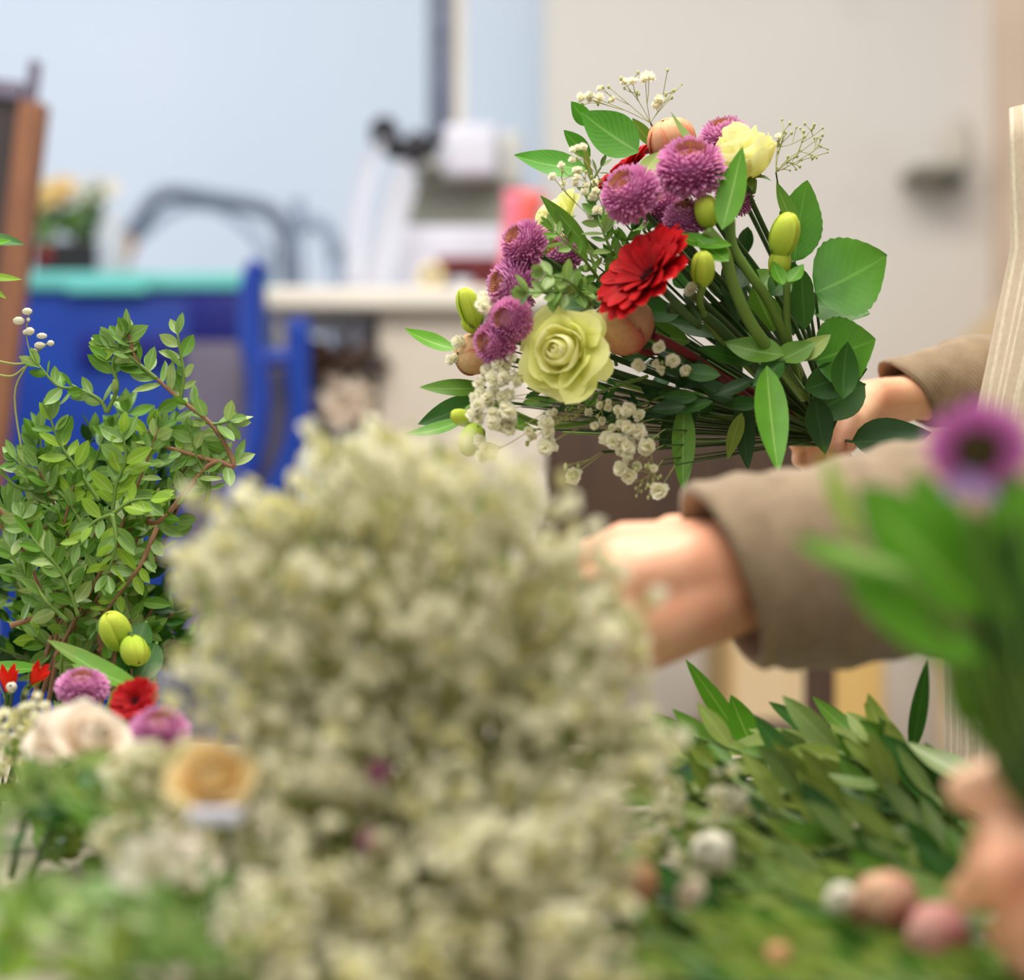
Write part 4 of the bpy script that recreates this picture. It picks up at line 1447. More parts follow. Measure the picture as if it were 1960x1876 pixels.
def gyp_bunch():
    base = V((-0.09, 1.02, TZ + 0.01))
    t = empty('gypsophila_bunch', base, 'big out of focus bunch of cream gypsophila lying across the table', 'flowers')
    rng = random.Random(77)
    pts = [(968, 940), (1000, 985), (1035, 1070), (1085, 1085), (1130, 1120), (1165, 1185), (1195, 1260)]
    tries = 0
    mind = 72
    while len(pts) < 100 and tries < 30000:
        tries += 1
        x, y = rng.uniform(270, 1310), rng.uniform(800, 1900)
        if not in_poly(x, min(y, 1875), MASS):
            continue
        if any((x - a) ** 2 + (y - b) ** 2 < mind ** 2 for a, b in pts):
            continue
        pts.append((x, y))
        if tries % 3000 == 0: mind *= 0.95
    def up_at(x, y):
        return V(((x - 800) / 700.0, -0.45, 0.85 - (y - 900) / 1400.0)).normalized()
    for i, (x, y) in enumerate(pts):
        fl, st = SPRAYS[i % 6]
        p = W(x, y, mass_depth(x, y) + rng.uniform(-0.03, 0.02))
        u = (up_at(x, y) + rand_unit(rng) * 0.35).normalized()
        s = rng.uniform(0.85, 1.1)
        mt = frame(p - u * 0.019 * s, u, rng.uniform(0, 6.28), s) @ M4.Diagonal((0.9, 0.9, 1.25, 1))
        a = link('spray', fl, t, mt)
        link('spray_stem', st, a, mt)
    # the many small sprays behind them and the tangle of thin stems, nobody could count
    back, stm = MB(), MB()
    n = 0
    while n < 1500:
        x, y = rng.uniform(270, 1310), rng.uniform(800, 1900)
        if not in_poly(x, min(y, 1875), MASS):
            continue
        n += 1
        p = W(x, y, mass_depth(x, y) + rng.uniform(0.03, 0.10))
        floret(back, p, rng.uniform(0.003, 0.0048), up_at(x, y) + rand_unit(rng) * 0.5, rng, 0 if rng.random() < 0.4 else 1, 9)
        if n % 3 == 0:
            q = W(x + (800 - x) * 0.35 + rng.uniform(-40, 40), y + rng.uniform(90, 260), mass_depth(x, y) + rng.uniform(0.03, 0.08))
            tube(stm, [p, p.lerp(q, .5) + rand_unit(rng) * 0.006, q], 0.0007, 4, sm=2, caps=False)
    o = back.build('small_florets', [G['gypcream'], G['gypbud']], t); o['kind'] = 'stuff'
    # leafy filling inside the bunch
    lf = MB()
    for i in range(620):
        x, y = rng.uniform(270, 1310), rng.uniform(860, 1900)
        if not in_poly(x, min(y + 0, 1875), MASS) or not in_poly(x, max(800, y - 60), MASS):
            continue
        p = W(x, y, mass_depth(x, y) + rng.uniform(0.05, 0.11))
        leaf(lf, p, p + V((rng.uniform(-.3, .3), rng.uniform(-.2, .2), 1)).normalized() * rng.uniform(0.015, 0.04), 0.006, (rng.uniform(-1, 1), -1, 0.3), nx=2, ny=3, mi=rng.choice((0, 0, 1, 2)))
    o = lf.build('fine_leaves', [G['olive'], G['gypstem'], G['mid']], t); o['kind'] = 'stuff'
    for k in range(26):
        x = rng.uniform(420, 1180); y = rng.uniform(1100, 1700)
        mb = MB()
        p = W(x, y, mass_depth(x, y) + 0.06)
        tube(mb, [p, p.lerp(base, 0.5) + rand_unit(rng) * 0.02, base + V((rng.uniform(-.1, .1), rng.uniform(-.05, .05), 0.01))], 0.0014, 6, sm=4)
        mb.build('stem', G['gypstem'], t)
    o = stm.build('stem_tangle', G['gypstem'], t); o['kind'] = 'stuff'
gyp_bunch()

# ------------------------------------------------------------------ the held bouquet
def sprig(parent, name, pts, leaf_px, mats, seed, ratio=0.5, step_px=22, spread=0.9, stem_r=0.0009, twig='stem', end=True, jit=0.35, normal=(0, -1, 0.5)):
    """a stem with leaves in pairs; a part with one leaf mesh under it"""
    rng = random.Random(seed)
    path = smooth_path(pts, 8)
    mb = MB(); tube(mb, path, [stem_r * 1.4, stem_r * 0.7], 6, sm=0)
    st = mb.build(name, G[twig], parent)
    lf = MB()
    d0 = sum(p.y for p in path) / len(path)
    step = step_px * d0 / F
    L = leaf_px * d0 / F
    acc, k = 0.0, 0
    for a, b in zip(path[:-1], path[1:]):
        acc += (b - a).length
        while acc > step:
            acc -= step
            k += 1
            t = (b - a).normalized()
            ref = rand_unit(rng) if rng.random() < 0.35 else V(normal) + rand_unit(rng) * 0.4
            sd = t.cross(ref)
            if sd.length < 1e-3: continue
            sd.normalize()
            for sg in (-1, 1):
                if rng.random() < 0.12: continue
                dr = (t * math.cos(spread) + sd * sg * math.sin(spread) + rand_unit(rng) * jit).normalized()
                ll = L * rng.uniform(0.7, 1.15)
                nm = ref.normalized() + rand_unit(rng) * 0.5
                leaf(lf, b, b + dr * ll, ll * ratio * rng.uniform(.85, 1.1), nm, rng.uniform(-.1, .8), 0.3, 0.5, 0.75, 4, 6, rng.randrange(len(mats)))
    if end:
        t = (path[-1] - path[-2]).normalized()
        for q in range(3):
            dr = (t + rand_unit(rng) * 0.45).normalized()
            leaf(lf, path[-1], path[-1] + dr * L * rng.uniform(.6, .95), L * ratio * 0.8, V(normal) + rand_unit(rng) * 0.7, 0.3, 0.3, 0.5, 0.75, 4, 6, rng.randrange(len(mats)))
    if lf.v:
        lf.build('leaves', [G[m] for m in mats], st)
    return st

def big_bouquet():
    t = empty('hand_bouquet', BIND, 'big mixed bouquet of red gerbera, cream roses and mauve chrysanthemums in hand', 'bouquet')
    rng = random.Random(21)
    B = BIND
    def st(px, py, d):
        return [W((px + 1592) / 2 + 20, (py + 838) / 2 + 10, (d + B.y) / 2 + 0.01), B + rand_unit(rng) * 0.008]
    # roses
    flower('rose', 'rose', t, W(1080, 676, 1.50), (-0.34, -0.86, 0.10), 70, 0.6, st(1080, 676, 1.50))
    flower('rosebud', 'rose', t, W(1428, 318, 1.565), (-0.30, -0.34, 0.90), 66, 0.3, st(1428, 318, 1.56), squash=1.42)
    flower('rose', 'rose', t, W(1072, 428, 1.60), (-0.75, -0.45, 0.45), 52, 1.3, st(1072, 428, 1.6))
    for b_, e_, w_ in (((1120, 700, 1.505), (1082, 774, 1.485), 74), ((1118, 660, 1.505), (1134, 592, 1.50), 66), ((1130, 690, 1.51), (1160, 730, 1.50), 60)):
        mb = MB(); leaf(mb, W(*b_), W(*e_), w_ * 1.5 / F, (0.2, -0.9, 0.3), -0.6, 0.3, 0.5, 0.6, 4, 8, 0, 0.02, rng)
        mb.build('loose_petal', G['roseout'], t)
    # gerberas
    flower('gerbera', 'gerbera', t, W(1246, 532, 1.495), (-0.66, -0.47, 0.58), 118, 0.2, [W(1320, 560, 1.53), W(1460, 690, 1.6), B], 0.0028)
    flower('gerbera', 'gerbera', t, W(1200, 338, 1.60), (-0.62, -0.10, 0.78), 82, 0.5, st(1200, 338, 1.6), 0.0025)
    flower('gerbera', 'gerbera', t, W(1262, 288, 1.645), (-0.4, -0.2, 0.85), 56, 0.1, st(1262, 288, 1.64), 0.0025)
    # chrysanthemums
    for kind, x, y, d, f, s in (
            ('mum', 1322, 325, 1.515, (-0.06, -0.62, 0.78), 68), ('mum', 1208, 372, 1.51, (-0.56, -0.60, 0.58), 60),
            ('mumpale', 1312, 420, 1.53, (-0.15, -0.55, 0.82), 44), ('mum', 1006, 468, 1.55, (-0.72, -0.50, 0.45), 50),
            ('mumpale', 985, 548, 1.55, (-0.85, -0.46, 0.12), 58), ('mum', 978, 612, 1.505, (-0.52, -0.84, 0.05), 45),
            ('mum', 950, 655, 1.51, (-0.75, -0.62, -0.02), 46), ('mumpale', 1388, 268, 1.60, (-0.2, -0.35, 0.9), 52),
            ('mumpale', 1075, 492, 1.58, (-0.6, -0.5, 0.55), 46), ('mum', 1405, 378, 1.575, (0.5, -0.5, 0.6), 40),
            ('mum', 1262, 392, 1.56, (-0.2, -0.7, 0.5), 44)):
        flower(kind, 'chrysanthemum', t, W(x, y, d), f, s, rng.random() * 6, st(x, y, d), 0.0018)
    # peach ranunculus
    flower('peach2', 'ranunculus', t, W(1194, 622, 1.525), (-0.50, -0.55, 0.66), 58, 0.4, [W(1300, 672, 1.57), W(1345, 698, 1.6), B], 0.0026, 'redstem')
    flower('peach', 'ranunculus', t, W(1284, 270, 1.585), (-0.35, -0.40, 0.8), 46, 2.0, st(1284, 270, 1.58))
    flower('peach2', 'ranunculus', t, W(908, 678, 1.555), (-0.8, -0.5, 0.0), 40, 1.1, st(908, 678, 1.55))
    mb = MB(); tube(mb, [W(1250, 642, 1.535), W(1300, 668, 1.54), W(1352, 702, 1.56), W(1470, 790, 1.6)], 0.0031, 10)
    mb.build('stem', G['redstem'], t)
    # green buds
    for x, y, d, f, s, q in ((1502, 452, 1.53, (0.22, -0.35, 0.9), 27, 1.0), (1492, 505, 1.535, (0.1, -0.4, 0.85), 20, 1.0), (1346, 515, 1.50, (-0.05, -0.45, 0.85), 22, 0.95),
                             (900, 590, 1.54, (-0.35, -0.3, 0.88), 22, 1.1), (1352, 405, 1.515, (-0.2, -0.5, 0.8), 24, 0.8), (903, 842, 1.53, (-0.35, -0.4, -0.8), 22, 0.9),
                             (885, 800, 1.535, (-0.8, -0.3, 0.3), 16, 0.9), (900, 622, 1.545, (-0.6, -0.3, 0.5), 14, 0.8)):
        flower('greenbud', 'flower_bud', t, W(x, y, d), f, s, rng.random() * 6, None, squash=q)
    # thick curving green stems in front
    for pts, r, m in ((((1352, 440, 1.515), (1385, 480, 1.515), (1402, 540, 1.52), (1432, 610, 1.53), (1478, 678, 1.545), (1540, 760, 1.58)), 0.0042, 'stem'),
                      (((1398, 420, 1.52), (1402, 470, 1.52), (1432, 520, 1.525), (1468, 570, 1.535), (1500, 640, 1.55), (1530, 720, 1.58)), 0.0034, 'stem'),
                      (((1504, 500, 1.535), (1506, 560, 1.54), (1508, 640, 1.55), (1530, 740, 1.58)), 0.0026, 'stem'),
                      (((1280, 590, 1.52), (1340, 600, 1.53), (1400, 650, 1.55), (1480, 740, 1.58)), 0.0036, 'darkstem'),
                      (((1346, 545, 1.505), (1340, 585, 1.52), (1372, 640, 1.55), (1470, 740, 1.58)), 0.0026, 'stem'),
                      (((880, 800, 1.535), (930, 770, 1.54), (1050, 815, 1.55), (1190, 800, 1.56), (1400, 800, 1.6), (1560, 835, 1.64)), 0.0022, 'stem')):
        mb = MB(); tube(mb, [W(*p) for p in pts], r, 10)
        mb.build('stem', G[m], t)
    # named leaves: base, tip (pixels, depth), width px, facing, material
    LV = [
        ((1125, 322, 1.57), (984, 297, 1.55), 66, (-0.1, -0.8, 0.5), 'speck', 0.5), ((1128, 240, 1.59), (1093, 194, 1.58), 34, (-0.3, -0.8, 0.4), 'speck', 0.4),
        ((1222, 292, 1.57), (1112, 214, 1.57), 92, (-0.2, -0.85, 0.4), 'speck', 0.4), ((1130, 300, 1.58), (1079, 249, 1.57), 36, (-0.2, -0.8, 0.4), 'speck', 0.5),
        ((1250, 278, 1.60), (1210, 226, 1.59), 30, (-0.1, -0.8, 0.5), 'mid', 0.4), ((1128, 335, 1.57), (1116, 268, 1.56), 16, (0.4, -0.8, 0.2), 'olive', 0.2),
        ((1390, 345, 1.505), (1284, 214, 1.53), 34, (0.6, -0.7, 0.3), 'grey', 0.4), ((1382, 440, 1.50), (1421, 281, 1.51), 56, (-0.2, -0.9, 0.2), 'bright', 0.3),
        ((1376, 350, 1.50), (1330, 262, 1.52), 26, (0.6, -0.7, 0.2), 'grey', 0.3),
        ((872, 668, 1.56), (774, 629, 1.55), 44, (-0.1, -0.7, 0.7), 'bright', 0.5), ((932, 742, 1.56), (803, 741, 1.55), 42, (0.0, -0.8, 0.55), 'mid', 0.3),
        ((920, 765, 1.57), (800, 812, 1.57), 54, (0.1, -0.85, 0.4), 'dark', 0.4), ((892, 800, 1.55), (774, 830, 1.54), 34, (-0.1, -0.7, 0.7), 'bright', 0.7),
        ((1128, 478, 1.55), (1034, 374, 1.55), 36, (-0.6, -0.7, 0.2), 'mid', 0.4), ((1150, 500, 1.56), (1060, 400, 1.55), 22, (0.5, -0.8, 0.2), 'grey', 0.4),
        ((1468, 700, 1.525), (1490, 905, 1.49), 66, (0.15, -0.95, 0.1), 'bright', 0.3), ((1310, 770, 1.545), (1308, 945, 1.53), 46, (0.1, -0.95, 0.1), 'mid', 0.4),
        ((1520, 500, 1.575), (1545, 345, 1.58), 92, (0.25, -0.85, 0.35), 'broad', 0.3), ((1525, 440, 1.57), (1486, 348, 1.57), 42, (0.5, -0.8, 0.3), 'mid', 0.3),
        ((1560, 560, 1.575), (1698, 488, 1.56), 172, (-0.1, -0.9, 0.4), 'broad', 0.5), ((1548, 580, 1.59), (1665, 600, 1.58), 80, (0.1, -0.75, 0.55), 'broad', 0.4),
        ((1560, 690, 1.57), (1676, 650, 1.55), 138, (0.0, -0.95, 0.2), 'broad', 0.4), ((1540, 745, 1.57), (1660, 706, 1.56), 70, (0.0, -0.95, 0.1), 'dark', 0.4),
        ((1655, 735, 1.60), (1540, 800, 1.58), 86, (0.0, -0.95, 0.2), 'dark', 0.4), ((1630, 845, 1.585), (1782, 828, 1.585), 86, (0.1, -0.9, 0.4), 'deep', 0.7),
        ((1040, 590, 1.53), (1165, 578, 1.54), 46, (0.1, -0.7, 0.7), 'dark', 0.4), ((1150, 610, 1.52), (1100, 600, 1.52), 28, (0.1, -0.9, 0.3), 'dark', 0.3),
        ((1400, 470, 1.50), (1270, 442, 1.52), 44, (0.0, -0.7, 0.7), 'bright', 0.5), ((1395, 500, 1.50), (1330, 452, 1.51), 44, (0.0, -0.9, 0.5), 'bright', 0.4),
        ((1190, 420, 1.54), (1130, 405, 1.55), 48, (-0.2, -0.85, 0.4), 'grey', 0.4), ((1230, 335, 1.52), (1262, 290, 1.53), 40, (-0.3, -0.85, 0.2), 'olive', 0.4),
        ((1500, 545, 1.52), (1480, 500, 1.525), 34, (0.3, -0.8, 0.3), 'bright', 0.6), ((1508, 540, 1.52), (1538, 505, 1.53), 30, (-0.3, -0.8, 0.3), 'bright', 0.6),
        ((1500, 680, 1.53), (1385, 655, 1.545), 64, (0.0, -0.8, 0.5), 'mid', 0.4), ((1490, 690, 1.53), (1560, 655, 1.545), 52, (0.0, -0.85, 0.5), 'mid', 0.4),
        ((1500, 690, 1.53), (1440, 740, 1.53), 48, (0.0, -0.8, 0.5), 'dark', 0.4), ((1520, 690, 1.54), (1590, 640, 1.55), 44, (0.0, -0.85, 0.5), 'olive', 0.4),
        
        ((1000, 770, 1.53), (1072, 768, 1.53), 26, (0, -0.8, 0.6), 'mid', 0.3), ((960, 800, 1.53), (1028, 826, 1.53), 26, (0, -0.8, 0.6), 'bright', 0.3),
        ((1330, 760, 1.56), (1262, 860, 1.57), 58, (0.1, -0.9, 0.3), 'deep', 0.4), ((1420, 760, 1.57), (1432, 900, 1.57), 44, (0.1, -0.9, 0.3), 'deep', 0.4),
        ((1420, 790, 1.56), (1392, 880, 1.57), 30, (0.2, -0.9, 0.3), 'olive', 0.4), ((1560, 760, 1.57), (1580, 870, 1.57), 56, (0.1, -0.9, 0.3), 'deep', 0.4),
    ]
    for (b, tp, w, n, m, bend) in LV:
        base = W(*b); tip = W(*tp)
        if m == 'broad':
            mb = MB(); leaf(mb, base, tip, w * b[2] / F, n, bend, 0.12, 0.42, 0.78, 6, 20, 0, 0.012, rng, 0.0, 0.02)
        else:
            mb = MB(); leaf(mb, base, tip, w * b[2] / F, n, bend, 0.22, 0.42, 0.85, 4, 10, 0, 0.008, rng)
        lo = mb.build('leaf', G[m], t)
        if m in ('broad', 'dark', 'deep'):
            q = MB(); tube(q, [base, base.lerp(B, 0.5), B], 0.0011, 6)
            q.build('leaf_stalk', G['darkstem'], lo)
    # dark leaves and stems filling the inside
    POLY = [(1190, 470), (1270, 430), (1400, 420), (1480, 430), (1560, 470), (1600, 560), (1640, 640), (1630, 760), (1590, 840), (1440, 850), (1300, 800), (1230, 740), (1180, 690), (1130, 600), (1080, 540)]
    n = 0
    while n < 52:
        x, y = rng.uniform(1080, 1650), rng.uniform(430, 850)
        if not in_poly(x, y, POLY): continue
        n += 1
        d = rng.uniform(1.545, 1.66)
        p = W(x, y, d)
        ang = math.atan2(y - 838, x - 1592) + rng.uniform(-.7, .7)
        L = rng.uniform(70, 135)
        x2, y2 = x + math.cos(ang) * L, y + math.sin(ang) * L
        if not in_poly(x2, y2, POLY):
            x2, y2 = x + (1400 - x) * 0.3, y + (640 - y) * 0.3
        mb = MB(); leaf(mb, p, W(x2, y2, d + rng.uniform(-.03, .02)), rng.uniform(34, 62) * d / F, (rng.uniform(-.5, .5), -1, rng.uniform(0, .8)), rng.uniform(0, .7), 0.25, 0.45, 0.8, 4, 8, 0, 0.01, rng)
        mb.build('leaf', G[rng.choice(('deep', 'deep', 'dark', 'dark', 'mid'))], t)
    for k in range(15):
        x, y = rng.uniform(1230, 1440), rng.uniform(680, 800)
        d = rng.uniform(1.53, 1.565)
        an = rng.uniform(2.2, 3.9)
        L = rng.uniform(60, 105)
        mb = MB(); leaf(mb, W(x + L * .5, y, d), W(x + L * .5 + math.cos(an) * L, y - math.sin(an) * L * .5, d), rng.uniform(26, 44) * d / F, (rng.uniform(-.4, .4), -1, rng.uniform(0, .6)), rng.uniform(0, .6), 0.25, 0.45, 0.8, 4, 8, 0, 0.01, rng)
        mb.build('leaf', G[rng.choice(('deep', 'deep', 'dark'))], t)
    for k in range(14):
        x, y = rng.uniform(1060, 1320), rng.uniform(440, 840)
        d = rng.uniform(1.54, 1.64)
        mb = MB(); tube(mb, [W(x, y, d)] + st(x, y, d), rng.uniform(.0009, .002), 6)
        mb.build('stem', G[rng.choice(('darkstem', 'stem'))], t)
    # stems below the hand
    for k in range(9):
        q = B + V((0.03 + rng.uniform(0, .05), rng.uniform(-.01, .04), -0.09 - rng.uniform(0, .05)))
        mb = MB(); tube(mb, [B + rand_unit(rng) * 0.006, B.lerp(q, 0.5) + rand_unit(rng) * 0.004, q], rng.uniform(.0018, .003), 8)
        mb.build('stem', G[rng.choice(('darkstem', 'stem'))], t)
    # small-leaved sprigs in the left half
    SP = [
        ([(1140, 590, 1.53), (1090, 540, 1.50), (1040, 525, 1.49)], 46, ('grey', 'box'), 0.5), ([(1160, 560, 1.55), (1070, 560, 1.495), (1010, 560, 1.485)], 46, ('grey', 'box'), 0.5),
        ([(1150, 540, 1.55), (1120, 500, 1.53), (1090, 470, 1.52), (1060, 440, 1.52)], 40, ('box', 'mid'), 0.4), ([(1200, 530, 1.56), (1170, 480, 1.54), (1150, 430, 1.54), (1140, 390, 1.55)], 46, ('mid', 'grey'), 0.4),
        ([(1220, 520, 1.56), (1200, 470, 1.545), (1210, 440, 1.54)], 44, ('mid', 'dark'), 0.4), ([(1140, 420, 1.58), (1130, 360, 1.57), (1150, 320, 1.575)], 34, ('grey', 'boxlight'), 0.35),
        ([(1260, 470, 1.56), (1240, 430, 1.55), (1270, 400, 1.56)], 40, ('dark', 'mid'), 0.4), ([(1100, 560, 1.56), (1060, 500, 1.57), (1040, 460, 1.58)], 40, ('box', 'mid'), 0.45),
        ([(1240, 720, 1.55), (1180, 740, 1.545), (1110, 760, 1.545), (1040, 745, 1.55)], 40, ('dark', 'mid'), 0.3), ([(1300, 740, 1.57), (1240, 770, 1.56), (1170, 790, 1.555)], 44, ('deep', 'dark'), 0.3),
        ([(1180, 700, 1.56), (1140, 560, 1.58), (1090, 600, 1.58)], 46, ('deep', 'dark'), 0.4)]
    for i, (p, lp, ms, ra) in enumerate(SP):
        sprig(t, 'leafy_sprig', [W(*q) for q in p], lp, ms, 300 + i, ra, 19, 0.9)
    # gypsophila: clusters of florets on fine stems; (x, y, spread, florets, d, radius mm, share of buds)
    CL = [(968, 705, 34, 9, 1.50, 3.6, .1), (935, 725, 20, 5, 1.51, 3.4, .1), (978, 738, 24, 5, 1.50, 3.9, .1), (925, 765, 18, 5, 1.50, 3.6, .1), (952, 782, 30, 9, 1.495, 4.0, .1), (912, 795, 14, 4, 1.50, 3.4, .2), (962, 812, 24, 7, 1.495, 3.8, .1),
          (1005, 830, 20, 5, 1.50, 3.2, .2), (1045, 818, 12, 3, 1.50, 3.8, 0), (1042, 850, 14, 3, 1.495, 4.2, 0), (935, 850, 26, 6, 1.50, 3.6, .1),
          (1100, 908, 4, 1, 1.50, 5.0, 0), (1095, 905, 20, 6, 1.50, 3, 1.0), (1060, 795, 26, 8, 1.51, 2.2, .5), (1090, 780, 26, 8, 1.52, 2.2, .5), (1150, 790, 26, 8, 1.52, 2.4, .4),
          (1175, 800, 24, 6, 1.51, 3.0, .2), (1210, 795, 20, 5, 1.51, 3.6, .1), (1215, 825, 14, 3, 1.505, 4.2, 0), (1150, 830, 20, 5, 1.51, 2.8, .3), (1190, 850, 18, 5, 1.505, 4.4, .1), (1240, 850, 10, 2, 1.50, 4.8, 0), (1190, 875, 22, 6, 1.505, 3.2, .3),
          (1197, 900, 12, 3, 1.50, 4.0, .2), (1262, 938, 3, 1, 1.495, 5.0, 0), (1235, 925, 34, 10, 1.50, 2.6, 1.0), (1215, 940, 24, 6, 1.50, 2.4, 1.0), (1235, 890, 20, 4, 1.50, 2.6, .6),
          (1262, 665, 8, 1, 1.50, 4.2, 0), (1225, 692, 10, 2, 1.51, 3.6, .2), (1290, 695, 14, 4, 1.515, 3.2, .2), (1310, 708, 14, 3, 1.52, 2.8, .3), (1265, 700, 16, 3, 1.52, 2.4, .4), (1328, 562, 10, 2, 1.51, 3.2, 0),
          (930, 585, 10, 3, 1.51, 4.0, .2), (928, 575, 14, 3, 1.515, 3.6, .2), (880, 655, 6, 1, 1.54, 4.2, 0), (868, 690, 8, 2, 1.545, 3.0, .3), (1080, 340, 30, 9, 1.54, 2.2, .5), (1110, 350, 30, 8, 1.55, 2.2, .5), (1135, 370, 24, 8, 1.55, 2.6, .3),
          (1140, 410, 20, 4, 1.545, 2.6, .2), (1130, 195, 22, 7, 1.60, 2.8, .3), (1158, 185, 20, 5, 1.61, 2.6, .5), (1245, 155, 10, 2, 1.61, 4.2, 0), (1215, 165, 30, 7, 1.61, 2.6, .8), (1262, 190, 26, 6, 1.61, 2.8, .9), (1285, 150, 24, 5, 1.61, 2.4, 1.0), (1110, 300, 20, 5, 1.53, 2.2, .2),
          (1510, 255, 32, 8, 1.60, 2.3, 1.0), (1550, 255, 30, 8, 1.60, 2.3, 1.0), (1530, 300, 34, 9, 1.60, 2.3, 1.0), (1565, 285, 22, 6, 1.60, 2.3, 1.0), (1510, 315, 26, 7, 1.60, 2.3, 1.0), (1505, 275, 24, 6, 1.60, 2.6, .8),
          (1290, 400, 14, 3, 1.57, 3.0, 0), (1252, 430, 18, 4, 1.57, 3.0, 0), (1165, 560, 12, 2, 1.53, 3.2, .2), (1060, 430, 16, 4, 1.56, 2.4, .3)]
    hubs = [((1150, 735), (1140, 720)), ]
    for (x, y, sp_, k, d, r, share) in CL:
        fl, sm_ = MB(), MB()
        # the hub a little way back towards the binding point
        if y < 250 and x < 1350: hub = W(1245, 235, 1.61)
        elif x > 1470: hub = W(1485, 330, 1.60)
        else:
            hub = W(x + (1450 - x) * 0.16, y + (720 - y) * 0.22, d + 0.02)
        nodes = [hub]
        for i in range(k):
            a, q = rng.uniform(0, 6.28), sp_ * math.sqrt(rng.random()) if k > 1 else 0
            p = W(x + q * math.cos(a), y + q * math.sin(a), d + rng.uniform(-.008, .008))
            src = min(nodes, key=lambda z: (z - p).length + 0.25 * (z - hub).length)
            mid = src.lerp(p, 0.45) + rand_unit(rng) * 0.0015
            tube(sm_, [src, mid, p], 0.00028, 4, sm=3, caps=False)
            nodes.append(mid)
            if rng.random() < share:
                ball(fl, p, r * 0.00046 * rng.uniform(.7, 1.3), 2, (0.8, 0.8, 1.2))
            else:
                floret(fl, p, r * 0.00122 * rng.uniform(0.8, 1.1), (p - hub).normalized() + V((0, -0.8, 0.2)), rng, 0, 22)
        o = fl.build('gypsophila_florets', [G['gyp'], G['gypcream'], G['gypbud']], t)
        tube(sm_, [hub, hub.lerp(B, 0.35) + V((0, 0.015, 0)), B], 0.0006, 5, 1, sm=4, caps=False)
        sm_.build('stems', [G['gypstem'], G['darkstem']], o)
big_bouquet()
